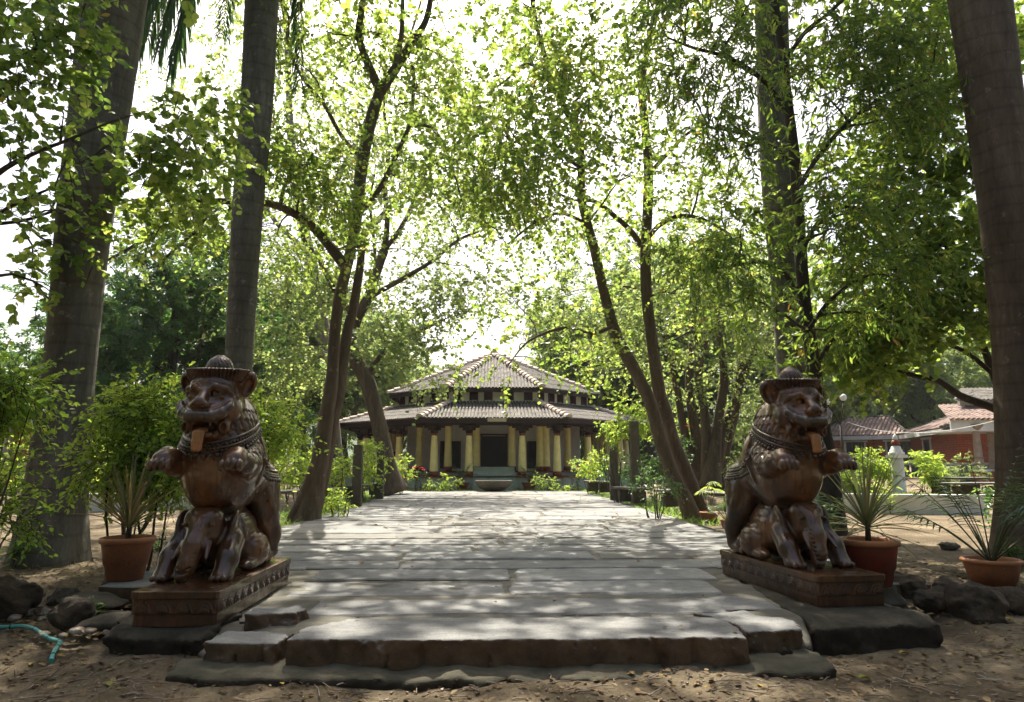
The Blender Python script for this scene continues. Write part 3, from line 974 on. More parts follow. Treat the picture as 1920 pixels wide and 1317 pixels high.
    for sx in (1, -1):
        s.ell((sx * .15, .52, 1.20), (.045, .06, .06), .03)
        s.ell((sx * .158, .47, 1.195), (.022, .05, .036), .01, 'sub')
        s.cap((sx * .085, .39, 1.245), (sx * .085, .39, 1.195), .014, .007, .006)     # fangs
    for k in range(5):
        s.ell((-.05 + k * .025, .40, 1.238), (.011, .014, .013), .004)
    F_body = s.F.copy()
    # fore limbs: raised paws
    for sx in (1, -1):
        s.chain([(sx * .22, .92, 1.00, .13), (sx * .27, .78, .90, .115), (sx * .285, .62, .91, .095), (sx * .28, .50, .955, .09)], .05)
        s.ell((sx * .28, .44, .93), (.10, .085, .085), .03)
        for k in range(4):
            s.ell((sx * .28 + (k - 1.5) * .047, .368, .905 - abs(k - 1.5) * .01), (.028, .045, .05), .008)
            s.cap((sx * .28 + (k - 1.5) * .047, .332, .885), (sx * .28 + (k - 1.5) * .047, .325, .85), .013, .007, .005)
        # shoulder wing edge
        s.chain([(sx * .285, .95, 1.06, .03), (sx * .315, 1.08, .92, .028), (sx * .29, 1.0, .74, .022)], .025)
    # carved mane: overlapping leaf scales on neck and chest, wrinkled brow
    def scales(X, Y, Z):
        a = np.arctan2(X, .92 - Y)
        row = np.floor(Z * 11); u = a * 4.2 + .5 * (row % 2); fu = u - np.floor(u) - .5; fz = Z * 11 - row
        d = fz - (1 - 3.2 * fu * fu)
        p = np.exp(-(d * 4.5) ** 2) * .011
        fine = .0022 * np.sin(fu * 40)
        m = (Z > .92) & (Z < 1.36) & (Y > .5 + np.maximum(Z - 1.12, 0) * .9)
        return np.where(m, p * 1.3 + fine, 0)
    s.ripple(lambda X, Y, Z: np.where(Y < 1.16 - .25 * (Z - 1.0), scales(X, Y, Z), 0))
    def brow(X, Y, Z):
        return np.where((Z > 1.50) & (Z < 1.6) & (Y < .62) & (np.abs(X) < .16), .003 * np.sin(Z * 260 + np.abs(X) * 60), 0)
    s.ripple(brow)
    # curls along the lion's back of neck
    # edge of the mane: a raised rim behind the shoulders
    s.ripple(lambda X, Y, Z: np.where((np.abs(Y - 1.16 + .25 * (Z - 1.0)) < .022) & (Z > .80), -.012, 0))
    s.build('lion_figure', M['wood'], root)

    # ---- moustache colouring is carved of darker stained wood, laid 3 mm proud
    mo = Sculpt((-.27, .27, 1.22), (.27, .56, 1.46), .0075)
    for sx in (1, -1):
        mo.chain([(0, .371, 1.280, .047), (sx * .08, .381, 1.275, .051), (sx * .15, .426, 1.305, .046), (sx * .202, .471, 1.36, .035), (sx * .207, .486, 1.40, .019)], .012)
    mo.ell((0, .42, 1.195), (.13, .2, .035), .008, 'sub')
    mo.ripple(lambda X, Y, Z: .0013 * np.sin(np.abs(X) * 150 + Z * 60))
    mo.build('moustache', M['wood_moustache'], root)

    # ---- tongue hanging out: slab with a rounded end
    t = Sculpt((-.09, .28, .94), (.09, .54, 1.26), .0075)
    t.chain([(0, .50, 1.165, .03), (0, .405, 1.155, .03)], .01)
    for dx in (-.021, -.007, .007, .021):
        t.chain([(dx, .46, 1.165, .026), (dx, .385, 1.145, .026), (dx, .366, 1.07, .024), (dx, .364, 1.02, .024)], .008)
    t.build('tongue', M['tongue'], root)

    # ---- eyes
    mb = MB()
    for sx in (1, -1):
        mb.lathe((0, 0, 0), [(.001, -.02), (.018, -.012), (.024, 0), (.018, .012), (.001, .02)], 12)
    # ---- headdress: fluted flaring brim and beaded dome
    h = Sculpt((-.36, .36, 1.55), (.36, 1.02, 1.84), .008)
    tilt = 4
    for i in range(7):
        rr = .208 + .007 * i
        h.ell((0, .70, 1.600 + i * .015), (rr, rr * .98, .016), .012, rx=tilt)
    h.ell((0, .70, 1.712), (.225, .22, .022), .01, 'sub', rx=tilt)
    h.ell((0, .73, 1.705), (.112, .112, .115), .02)
    h.ell((0, .73, 1.79), (.05, .05, .03), .02)
    def flut(X, Y, Z):
        a = np.arctan2(X, Y - .70); rr = np.sqrt(X ** 2 + (Y - .70) ** 2)
        return np.where(rr > .2, .0045 * np.sin(a * 46), .005 * np.sin(a * 16 + np.floor(Z * 70) * 2.0) * np.sin(Z * 440 / 2))
    h.ripple(flut)
    h.build('headdress', M['wood_red'], root)

    # ---- necklaces and girdle: strings of beads wrapped on the carved surface
    def string(axis_c, nrm, zdir, count, r, off, band=None, skip=None):
        """beads around a centre in the plane perpendicular to nrm"""
        nrm = np.array(nrm, float); nrm /= np.linalg.norm(nrm)
        u = np.cross(nrm, np.array(zdir, float)); u /= np.linalg.norm(u); v = np.cross(nrm, u)
        pts = []
        for i in range(count):
            a = 2 * math.pi * i / count
            d = u * math.cos(a) + v * math.sin(a)
            p = s.hit(axis_c, d, .75, off)
            pts.append(p)
        if all(q is not None for q in pts):
            A = np.array(pts); C0 = np.array(axis_c); r_ = np.linalg.norm(A - C0, axis=1)
            rs = r_.copy()
            for _ in range(3): rs = np.maximum(rs, (np.roll(rs, 1) + rs + np.roll(rs, -1)) / 3)
            A = C0 + (A - C0) * ((rs + .003) / r_)[:, None]; pts = list(A)
        return pts
    F_all = s.F; s.F = F_body
    ring = [(0.0, 0), (.026, 1), (.050, 0), (.074, 1), (.105, 2)]
    mb = MB()
    for dz, kind in ring:
        c = (0, .84, 1.20 - dz); nrm = (0, -.38, 1.0)
        pts = string(c, nrm, (1, 0, 0), 64 if kind < 2 else 40, .01, .002)
        P = [Vector(p) for p in pts if p is not None]
        if kind == 0:
            mb.tube(P + [P[0]], .012, 6, caps=False)
        else:
            rb = .0135 if kind == 1 else .021
            for p in P:
                mb.lathe(p, [(.002, -rb), (rb * .8, -rb * .6), (rb, 0), (rb * .8, rb * .6), (.002, rb)], 7)
    mb.build('necklace', M['wood_dark'], root)
    s.F = F_all
    mb = MB()
    for dz, kind in ((0, 0), (.030, 1), (.060, 0), (.080, 0), (.112, 2)):      # strap of cords and beads round the flank
        for sx in (1, -1):
            P = []
            n_ = 34 if kind < 2 else 20
            for i in range(n_):
                u = i / (n_ - 1); y = 1.08 + .80 * u; z = .93 - .09 * math.sin(u * 2.2) + .02 * u - dz
                q = s.hit((0, min(y, 1.62), z), ((sx, 0, 0) if y < 1.62 else (sx * .7, .7 * (y - 1.62) * 4, 0)), .60, .002)
                if q is not None: P.append(Vector(q))
            if kind == 0 and len(P) > 3: mb.tube(P, .0115, 6)
            else:
                rb = .014 if kind == 1 else .019
                for p in P: mb.lathe(p, [(.002, -rb), (rb * .8, -rb * .6), (rb, 0), (rb * .8, rb * .6), (.002, rb)], 7)
    mb.build('girdle', M['wood_dark'], root)
    for ch in root.children:
        if not ch.name.startswith(('plinth', 'elephant')): ch.scale = (1, 1, 1.022)
    return root
# ================================================================ pavilion
M['tile'] = None
def tile_mat(name, a, b, c, s=9):
    m, nt, N, L, P = new_mat(name)
    tc = N.new('ShaderNodeTexCoord')
    n1 = noise(nt, 2.2, 7, .7)
    col = ramp(nt, n1, [(.3, a), (.5, b), (.68, c)])
    n2 = noise(nt, 16, 5, .7)
    col = mixc(nt, 1, col, ramp(nt, n2, [(.3, (.55, .52, .5)), (.6, (1.1, 1.08, 1.05))]), 'MULTIPLY')
    L.new(col, P.inputs['Base Color']); P.inputs['Roughness'].default_value = .88
    bump(nt, n2, P, .5, .02)
    return m
M['tile'] = tile_mat('weathered_tile', (.04, .035, .03), (.095, .085, .072), (.19, .17, .145))
M['tile_red'] = tile_mat('red_tile', (.085, .058, .048), (.19, .125, .10), (.33, .24, .20))
M['ridge'] = plain('ridge_tile', (.70, .59, .50), (.46, .36, .29), 4, .85, .4, .02)
M['beam'] = plain('brown_timber', (.045, .024, .016), (.025, .014, .01), 5, .6, .3, .01, stretch=(1, 1, .3))
M['cream'] = plain('yellow_paint', (.92, .80, .36), (.80, .66, .27), 3.5, .55, .15, .004, spec=.4)
M['ochre'] = plain('red_oxide', (.22, .06, .03), (.15, .04, .022), 4, .6, .2, .005)
M['plaster'] = plain('plaster', (.80, .78, .60), (.66, .65, .48), 1.6, .85, .2, .006)
M['plaster_in'] = plain('inner_plaster', (.62, .61, .56), (.50, .49, .45), 1.2, .85, .15, .005)
M['plinth_green'] = plain('grey_green_plaster', (.38, .42, .38), (.27, .30, .26), 2.5, .85, .25, .01)
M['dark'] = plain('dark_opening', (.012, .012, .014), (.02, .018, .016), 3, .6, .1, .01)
M['lattice'] = plain('lattice_wood', (.10, .035, .025), (.06, .02, .015), 6, .7, .2, .01)

TC = Vector((.13, 41.15, 0))       # pavilion centre
def octa(ap, n=8):
    """corners of the octagon with apothem ap, first edge facing the camera"""
    Rr = ap / math.cos(math.pi / n)
    return [Vector((TC.x + Rr * math.sin(math.pi / n * (2 * i - 1)) * 1.0, TC.y - Rr * math.cos(math.pi / n * (2 * i - 1)), 0)) for i in range(n)]
def ring_wall(mb, ap, th, z0, z1, mi=0, n=8):
    o = octa(ap); q = octa(ap - th); b = len(mb.v)
    for p in o: mb.v.append((p.x, p.y, z0))
    for p in o: mb.v.append((p.x, p.y, z1))
    for p in q: mb.v.append((p.x, p.y, z0))
    for p in q: mb.v.append((p.x, p.y, z1))
    for i in range(n):
        j = (i + 1) % n
        for f in ([i, j, n + j, n + i], [2 * n + j, 2 * n + i, 3 * n + i, 3 * n + j], [n + i, n + j, 3 * n + j, 3 * n + i], [j, i, 2 * n + i, 2 * n + j]):
            mb.f.append([b + k for k in f]); mb.m.append(mi); mb.sm.append(False)
def octa_slab(mb, ap, z0, z1, mi=0):
    mb.prism([(p.x, p.y) for p in octa(ap)], z0, z1, mi)

def tiled_panel(mb, a, b, c, d, wv=.17, th=.05, mi=0):
    """a-b eave, d-c top: rows of half-round tiles running up the slope"""
    a, b, c, d = map(Vector, (a, b, c, d))
    n_ = (b - a).cross(d - a).normalized()
    if n_.z < 0: n_ = -n_
    L = (b - a).length
    ev = (b - a) / L
    up = (((d + c) / 2) - ((a + b) / 2)); H = up.length; up = (up - ev * up.dot(ev)); H = up.length; up.normalize()
    Lt = (c - d).length
    nc = max(2, int(L / wv))
    base = len(mb.v)
    mb.add([a - n_ * .03, b - n_ * .03, c - n_ * .03, d - n_ * .03], [(0, 1, 2, 3)], mi)
    t0 = (d - a).dot(ev); t1 = (c - a).dot(ev)
    for i in range(nc):
        x = (i + .5) * L / nc
        # how far up this column reaches before the hip
        hmax = H
        if x < t0: hmax = H * x / t0
        elif x > t1: hmax = H * (L - x) / (L - t1)
        if hmax < .12: continue
        nr = max(1, int(hmax / .8))
        for r in range(nr):
            y0 = hmax * r / nr - .04; y1 = hmax * (r + 1) / nr
            w = L / nc * .40 * (1 + rnd.uniform(-.06, .06)); dx = rnd.uniform(-.012, .012)
            vs = []
            for yy, lift in ((y0, .014), (y1, .0)):
                for k in range(5):
                    th_ = math.pi * k / 4
                    vs.append(a + ev * (x + dx + math.cos(th_) * w) + up * yy + n_ * (math.sin(th_) * w * .75 + lift + .005))
            mb.add(vs, [(k, k + 1, 5 + k + 1, 5 + k) for k in range(4)] + [(4, 3, 2, 1, 0)], mi, smooth=False)

def ridge_run(mb, a, b, n, w=.17, mi=0):
    a = Vector(a); b = Vector(b)
    d = (b - a) / n; t = d.normalized(); s_ = t.cross(Vector((0, 0, 1))).normalized(); u = s_.cross(t)
    for i in range(n):
        p0 = a + d * (i - .12); p1 = a + d * (i + .92)
        vs = []
        for p, k_, lf in ((p0, 1.15, .035), (p1, .92, 0)):
            for k in range(6):
                th_ = math.pi * k / 5
                vs.append(p + s_ * math.cos(th_) * w * k_ + u * (math.sin(th_) * w * .8 * k_ + lf - .02))
        mb.add(vs, [(k, k + 1, 7 + k, 6 + k) for k in range(5)] + [(5, 4, 3, 2, 1, 0), (6, 7, 8, 9, 10, 11)], mi)

def temple():
    root = empty('pavilion', (TC.x, TC.y - 8, 0), 0, 'eight-sided tiled pavilion with two roofs and yellow columns at the end of the path', 'pavilion')
    loc = Vector(root.location)
    def P_(mb, name, mats, **kw):
        mb.v = [(x - loc.x, y - loc.y, z - loc.z) for x, y, z in mb.v]
        return mb.build(name, mats, root, **kw)
    # plinth, two levels with red edges
    F1, F2 = .93, 1.16
    mb = MB(); octa_slab(mb, 8.0, -.2, F1 - .07, 0); octa_slab(mb, 8.06, F1 - .07, F1, 1)
    octa_slab(mb, 6.6, F1, F2 - .07, 0); octa_slab(mb, 6.66, F2 - .07, F2, 1)
    P_(mb, 'plinth', [M['plinth_green'], M['ochre']])
    mb = MB()
    for i in range(6):
        mb.box((TC.x, TC.y - 8.0 - .75 + i * .3, .2 + (i + 1) * .07), (2.0, .42, .18 + i * .26))
    P_(mb, 'stairs', M['plinth_green'])
    # inner chamber
    mb = MB(); ring_wall(mb, 4.9, .3, F2, 4.6, 0); octa_slab(mb, 7.6, 3.66, 3.72, 1)
    P_(mb, 'inner_wall', [M['plaster_in'], M['beam']])
    yf = TC.y - 4.9
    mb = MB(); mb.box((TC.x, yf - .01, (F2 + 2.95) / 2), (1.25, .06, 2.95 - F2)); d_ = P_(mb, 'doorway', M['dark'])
    mb = MB()
    for sx in (-1, 1): mb.box((TC.x + sx * .66, yf - .03, (F2 + 3.0) / 2), (.08, .1, 3.0 - F2))
    mb.box((TC.x, yf - .03, 3.03), (1.45, .1, .08)); P_(mb, 'door_frame', M['lattice'])
    mb = MB(); mb.box((TC.x, yf + .12, (F2 + 3.64) / 2), (6.2, .2, 3.64 - F2)); P_(mb, 'front_wall', M['plaster_in'])
    for sx in (-1, 1):
        p = Vector((TC.x + sx * 2.28, yf + .0, 1.98))
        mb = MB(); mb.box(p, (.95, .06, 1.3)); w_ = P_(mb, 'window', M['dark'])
        mb = MB()
        for s_ in (-1, 1): mb.box((p.x + s_ * .51, p.y - .02, p.z), (.06, .08, 1.4))
        mb.box((p.x, p.y - .02, p.z + .68), (.96, .08, .06)); mb.box((p.x, p.y - .02, p.z - .68), (.96, .08, .06))
        mb.v = [(x - loc.x, y - loc.y, z - loc.z) for x, y, z in mb.v]
        mb.build('frame', M['lattice'], w_)
    # columns
    def column(p, z0, z1, r0, r1, cap=True, paint='cream', an_=0):
        mb = MB()
        prof = [(r0 * 1.12, 0), (r0 * 1.12, .22)]
        mb.lathe((p.x, p.y, z0), prof, 20, 1)
        mb.lathe((p.x, p.y, z0), [(r0, .22), (r0 * .98, .5), (r0 * .86, (z1 - z0) * .6), (r1, z1 - z0 - .12)], 20, 0, caps=False)
        mb.lathe((p.x, p.y, z0), [(r1 * 1.06, z1 - z0 - .12), (r1 * 1.1, z1 - z0)], 20, 1)
        if cap:
            mb.lathe((p.x, p.y, z1), [(r1 * 1.2, 0), (r1 * 1.5, .06), (r1 * 1.3, .12), (r1 * 2.2, .30), (r1 * 2.4, .36)], 8, 2, ang0=math.pi / 8, smooth=False)
        c = P_(mb, 'column', [M[paint], M['ochre'], M['beam']])
        if cap:
            mb = MB(); mb.box((p.x, p.y, 3.30), (1.0, .2, .13), an_); mb.box((p.x, p.y, 3.17), (.62, .18, .12), an_)
            mb.v = [(x - loc.x, y - loc.y, z - loc.z) for x, y, z in mb.v]
            mb.build('bracket', M['beam'], c)
        return c
    e = octa(7.75)
    for i in range(8):
        a, b_ = e[i], e[(i + 1) % 8]
        for t in ((.048, .31, .712, .975) if i in (0,) else ((.65, .21) if i > 4 else (.35, .79))):
            p = a.lerp(b_, t)
            if p.y > TC.y + 3: continue
            column(p, F1, 2.98, .20, .135, an_=math.atan2((b_ - a).y, (b_ - a).x))
    e = octa(6.35)
    for i in range(8):
        a, b_ = e[i], e[(i + 1) % 8]
        for t in ((.06, .33, .67, .94) if i == 0 else (.0, .33, .66)):
            p = a.lerp(b_, t)
            if p.y > TC.y + 4.5: continue
            column(p, F2, 3.5, .20, .17, cap=False)
    # beams, roofs
    EZ, EA = 3.66, 8.55
    mb = MB(); ring_wall(mb, 7.9, .3, 3.37, 3.62, 0); ring_wall(mb, EA - .02, .10, 3.44, 3.66, 0)
    P_(mb, 'eave_beam', M['beam'])
    ea = octa(EA); ta = octa(5.35)
    tz = 4.72
    mb = MB()
    for i in range(8):
        j = (i + 1) % 8
        tiled_panel(mb, (ea[i].x, ea[i].y, EZ), (ea[j].x, ea[j].y, EZ), (ta[j].x, ta[j].y, tz), (ta[i].x, ta[i].y, tz))
    rf = P_(mb, 'lower_roof', M['tile'])
    for i in range(8):
        mb = MB(); ridge_run(mb, (ea[i].x, ea[i].y, EZ + .06), (ta[i].x, ta[i].y, tz + .06), 9)
        mb.v = [(x - loc.x, y - loc.y, z - loc.z) for x, y, z in mb.v]
        mb.build('ridge', M['ridge'], rf)
    # upper storey wall with lattice windows
    mb = MB(); ring_wall(mb, 5.38, .2, 4.6, 5.42, 0); P_(mb, 'upper_wall', M['plaster'])
    e = octa(5.39)
    for i in range(8):
        a, b_ = e[i], e[(i + 1) % 8]; an = math.atan2((b_ - a).y, (b_ - a).x)
        if (a.y + b_.y) / 2 > TC.y + 2: continue
        for t in (.07, .26, .43, .68, .90):
            p = a.lerp(b_, t)
            mb = MB(); mb.box((p.x, p.y, 5.06), (.40, .05, .46), an)
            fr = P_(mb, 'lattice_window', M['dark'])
            mb = MB()
            ux, uy = math.cos(an), math.sin(an); nx, ny = uy, -ux
            for s_ in (-1, 1):
                mb.box((p.x + ux * s_ * .20 + nx * .03, p.y + uy * s_ * .20 + ny * .03, 5.06), (.05, .07, .56), an)
                mb.box((p.x + nx * .03, p.y + ny * .03, 5.06 + s_ * .23), (.36, .07, .05), an)
            for k in range(-3, 4):
                for sg in (-1, 1):
                    x0 = max(-.17, min(.17, k * .11 - sg * .2)); x1 = max(-.17, min(.17, k * .11 + sg * .2))
                    if abs(x1 - x0) < .05: continue
                    z0 = 5.06 + (x0 - k * .11) * sg; z1 = 5.06 + (x1 - k * .11) * sg
                    q0 = (p.x + ux * x0 + nx * .034, p.y + uy * x0 + ny * .034, z0); q1 = (p.x + ux * x1 + nx * .034, p.y + uy * x1 + ny * .034, z1)
                    mb.tube([q0, q1], .012, 4, caps=False, smooth=False)
            mb.v = [(x - loc.x, y - loc.y, z - loc.z) for x, y, z in mb.v]
            mb.build('lattice', M['lattice'], fr)
    ea = octa(5.95); EZ = 5.40
    mb = MB(); ring_wall(mb, 5.93, .12, 5.18, 5.40, 0); ring_wall(mb, 5.80, .45, 5.32, 5.37, 0); P_(mb, 'upper_eave_beam', M['beam'])
    ap = Vector((TC.x, TC.y, 8.0)); ta = octa(.18)
    mb = MB()
    for i in range(8):
        j = (i + 1) % 8
        tiled_panel(mb, (ea[i].x, ea[i].y, EZ), (ea[j].x, ea[j].y, EZ), (ta[j].x, ta[j].y, ap.z), (ta[i].x, ta[i].y, ap.z))
    rf = P_(mb, 'upper_roof', M['tile'])
    for i in range(8):
        mb = MB(); ridge_run(mb, (ea[i].x, ea[i].y, EZ + .06), (ta[i].x, ta[i].y, ap.z + .06), 17, .19)
        mb.v = [(x - loc.x, y - loc.y, z - loc.z) for x, y, z in mb.v]
        mb.build('ridge', M['ridge'], rf)
    mb = MB()
    mb.lathe((TC.x, TC.y, ap.z), [(.3, -.1), (.34, .1), (.2, .3), (.06, .5)], 12)
    mb.v = [(x - loc.x, y - loc.y, z - loc.z) for x, y, z in mb.v]
    mb.build('finial', M['ridge'], rf)
    # small cream name board under the eave
    mb = MB(); mb.box((TC.x + .12, TC.y - EA + .0 - 2.60, 3.57), (.9, .03, .17)); mb.v = [(x, y, z) for x, y, z in mb.v]
    b_ = P_(mb, 'name_board', plain('board_paint', (.5, .42, .28), (.4, .33, .2), 8, .6, .1, .003))
    b_.location = (0, 2.55, 0)
    # furniture in the shade of the verandah
    return root
temple()
# stone basin at the end of the path
mb = MB()
mb.lathe((0, 0, 0), [(.22, 0), (.34, .015), (.62, .14), (.76, .30), (.80, .40), (.80, .46), (.74, .47), (.70, .44), (.60, .40), (.1, .36)], 40)
mb.build('stone_basin', M['granite_old'], label='wide round stone basin standing on the path before the pavilion stairs', cat='basin', loc=(.1, 30.4, PZ))
# seated cart of dark cushions on the left of the verandah: a pair of wicker chairs
def wicker_chair(x, y, z, rz, label):
    r = empty('armchair', (x, y, z), rz, label, 'chair')
    m = M['dark']
    mb = MB(); mb.box((0, 0, .36), (.6, .55, .12)); mb.build('seat', m, r, bevel=.03)
    mb = MB(); mb.box((0, .28, .68), (.6, .1, .6)); mb.build('backrest', m, r, bevel=.04)
    for s_ in (-1, 1):
        mb = MB(); mb.box((s_ * .32, 0, .5), (.08, .56, .3)); mb.build('armrest', m, r, bevel=.03)
        for t in (-1, 1):
            mb = MB(); mb.box((s_ * .27, t * .22, .15), (.06, .06, .3)); mb.build('leg', m, r)
wicker_chair(-4.9, 35.4, 1.16, .3, 'dark armchair in the shade at the left side of the verandah')
# ================================================================ brick houses on both sides
def brick_mat():
    m, nt, N, L, P = new_mat('red_brick')
    tc = N.new('ShaderNodeTexCoord'); sp = N.new('ShaderNodeSeparateXYZ'); L.new(tc.outputs['Object'], sp.inputs[0])
    xy = math_n(nt, 'ADD', sp.outputs[0], sp.outputs[1])
    cb = N.new('ShaderNodeCombineXYZ'); L.new(xy, cb.inputs[0]); L.new(sp.outputs[2], cb.inputs[1])
    b = N.new('ShaderNodeTexBrick'); L.new(cb.outputs[0], b.inputs[0])
    b.inputs['Scale'].default_value = 1.0; b.inputs['Brick Width'].default_value = .34; b.inputs['Row Height'].default_value = .13
    b.inputs['Mortar Size'].default_value = .008
    b.inputs['Color1'].default_value = (.52, .16, .085, 1); b.inputs['Color2'].default_value = (.43, .125, .068, 1); b.inputs['Mortar'].default_value = (.18, .07, .05, 1)
    c = mixc(nt, .6, b.outputs[0], ramp(nt, noise(nt, 2, 6, .7), [(.3, (.75, .7, .7)), (.7, (1.1, 1.1, 1.1))]), 'MULTIPLY')
    L.new(c, P.inputs['Base Color']); P.inputs['Roughness'].default_value = .85
    bump(nt, b.outputs[1], P, .4, -.01)
    return m
M['brick'] = brick_mat()
M['white'] = plain('white_paint', (.74, .73, .69), (.58, .57, .53), 2.2, .7, .15, .004)
M['grey_plinth'] = plain('grey_plinth', (.23, .25, .28), (.17, .18, .2), 2, .8, .2, .006)
M['glass'] = plain('window_glass', (.03, .04, .05), (.05, .055, .06), 2, .15, 0, 0, spec=.6)
M['cream_wall'] = plain('cream_wall', (.62, .55, .36), (.52, .46, .3), 2, .8, .15, .005)
M['pillar_stone'] = plain('pillar_stone', (.36, .29, .22), (.25, .19, .14), 4, .75, .3, .01)

def wall_seg(mb, a, b, z0, z1, th, mi=0):
    an = math.atan2(b[1] - a[1], b[0] - a[0]); L = math.hypot(b[0] - a[0], b[1] - a[1])
    mb.box(((a[0] + b[0]) / 2, (a[1] + b[1]) / 2, (z0 + z1) / 2), (L, th, z1 - z0), an, mi)
def off(a, b, o):
    an = math.atan2(b[1] - a[1], b[0] - a[0]); return (-math.sin(an) * o, math.cos(an) * o)

def house(name, label, segs, gzv, eave, roof_depth, roof_h, over, windows, ends=True):
    """segs: wall faces left to right as seen from the path; windows: (segment, t, width)"""
    root = empty(name, (segs[0][0][0], segs[0][0][1], gzv), 0, label, 'house')
    L0 = Vector(root.location)
    def P_(mb, nm, mats, par=None, **kw):
        mb.v = [(x - L0.x, y - L0.y, z - L0.z) for x, y, z in mb.v]
        return mb.build(nm, mats, par or root, **kw)
    w = MB(); band = MB(); pl = MB(); fa = MB(); rf = MB(); rd = MB()
    for a, b in segs:
        wall_seg(w, a, b, gzv + .95, eave, .25); wall_seg(band, a, b, gzv + .82, gzv + .95, .33); wall_seg(pl, a, b, gzv - .5, gzv + .82, .29)
        n = off(a, b, -over)     # towards the viewer's side
        A = (a[0] + n[0], a[1] + n[1]); B = (b[0] + n[0], b[1] + n[1])
        d = ((B[0] - A[0]), (B[1] - A[1])); L = math.hypot(*d); u = (d[0] / L, d[1] / L)
        A = (A[0] - u[0] * .25, A[1] - u[1] * .25); B = (B[0] + u[0] * .25, B[1] + u[1] * .25)
        wall_seg(fa, A, B, eave - .02, eave + .24, .08)
        k = off(a, b, roof_depth)
        sh = min(roof_depth * .8, L * .3)
        tiled_panel(rf, (A[0], A[1], eave + .26), (B[0], B[1], eave + .26), (B[0] + k[0] - u[0] * sh, B[1] + k[1] - u[1] * sh, eave + roof_h), (A[0] + k[0] + u[0] * sh, A[1] + k[1] + u[1] * sh, eave + roof_h), .26)
        ridge_run(rd, (A[0], A[1], eave + .32), (A[0] + k[0] + u[0] * sh, A[1] + k[1] + u[1] * sh, eave + roof_h + .05), 14, .13)
        ridge_run(rd, (B[0], B[1], eave + .32), (B[0] + k[0] - u[0] * sh, B[1] + k[1] - u[1] * sh, eave + roof_h + .05), 14, .13)
        ridge_run(rd, (A[0] + k[0] + u[0] * sh, A[1] + k[1] + u[1] * sh, eave + roof_h + .05), (B[0] + k[0] - u[0] * sh, B[1] + k[1] - u[1] * sh, eave + roof_h + .05), 14, .13)
    P_(w, 'wall', M['brick']); P_(band, 'white_band', M['white']); P_(pl, 'base_course', M['grey_plinth']); P_(fa, 'fascia', M['white'])
    r_ = P_(rf, 'roof', M['tile_red']); P_(rd, 'ridge', M['tile'], r_)
    for si, t, ww in windows:
        a, b = segs[si]; an = math.atan2(b[1] - a[1], b[0] - a[0])
        p = (a[0] + (b[0] - a[0]) * t, a[1] + (b[1] - a[1]) * t); n = off(a, b, -.13)
        ux, uy = math.cos(an), math.sin(an)
        q = (p[0] + n[0], p[1] + n[1])
        zc = gzv + 1.75; hh = 1.45
        mb = MB()
        for s_ in (-1, 1): mb.box((q[0] + ux * s_ * ww / 2, q[1] + uy * s_ * ww / 2, zc), (.12, .14, hh), an)
        mb.box((q[0], q[1], zc + hh / 2), (ww + .34, .2, .12), an); mb.box((q[0], q[1], zc - hh / 2), (ww + .24, .2, .1), an)
        f = P_(mb, 'window', M['white'])
        for s_ in (-1, 0, 1):
            mb = MB(); mb.box((q[0] + ux * s_ * ww * .31, q[1] + uy * s_ * ww * .31, zc), (ww * .29, .05, hh - .16), an); P_(mb, 'pane', M['glass'], f)
    return root, P_

g_ = .62
A0 = W(1540, 850, 50); A1 = W(1702, 850, 46.5); B1 = W(1728, 850, 43.0); B2 = W(1803, 850, 37.5); C2 = W(1990, 850, 37.0)
rh, PR = house('brick_house', 'red brick house with tiled roof and white eaves behind the raised bed on the right',
    [((A0.x, A0.y), (A1.x, A1.y)), ((A1.x + .3, A1.y), (B2.x, B2.y)), ((B2.x + .1, B2.y), (C2.x, C2.y))], g_, 3.2, 4.2, 1.75, .9,
    [(0, .42, 1.3), (0, .92, 1.6), (1, .42, 1.5)])
# porch of the right house: slab fascia, tapered pillars on brick pedestals
mb = MB()
D0 = W(1782, 800, 34.5); D1 = W(2010, 800, 33.5)
wall_seg(mb, (D0.x, D0.y), (D1.x, D1.y), 3.15, 3.72, .12); mb.box(((D0.x + D1.x) / 2 + .3, D0.y + 1.5, 3.2), (D1.x - D0.x, 3.2, .12), 0)
PR(mb, 'porch_fascia', M['white'])
mb = MB()
tiled_panel(mb, (D0.x - .15, D0.y - .25, 3.74), (D1.x, D1.y - .25, 3.74), (D1.x, D1.y + 3.2, 4.75), (D0.x + 1.6, D0.y + 3.2, 4.75), .24)
PR(mb, 'porch_roof', M['tile_red'])
mb = MB(); p = W(1798, 760, 37); q = W(2000, 760, 37)
wall_seg(mb, (p.x, p.y), (q.x, q.y), 4.2, 4.95, .2); PR(mb, 'upper_wall', M['white'])
mb = MB(); tiled_panel(mb, (p.x - .7, p.y - .7, 4.93), (q.x, q.y - .7, 4.93), (q.x, q.y + 2.5, 5.9), (p.x + 2, p.y + 2.5, 5.9), .24); PR(mb, 'upper_roof', M['tile'])
for px, Y in ((1834, 34.4), (1861, 35.2), (1905, 34.0), (1935, 34.6)):
    p = W(px, 850, Y)
    mb = MB()
    mb.box((p.x, p.y, g_ + .2), (.62, .62, .62), 0, 1); mb.box((p.x, p.y, g_ + .56), (.72, .72, .10), 0, 2)
    mb.lathe((p.x, p.y, g_ + .61), [(.30, 0), (.24, .12), (.20, .5), (.16, 1.8), (.18, 1.84), (.14, 1.9), (.30, 2.12), (.36, 2.2), (.36, 2.28)], 10, 0)
    PR(mb, 'porch_pillar', [M['pillar_stone'], M['brick'], M['white']])
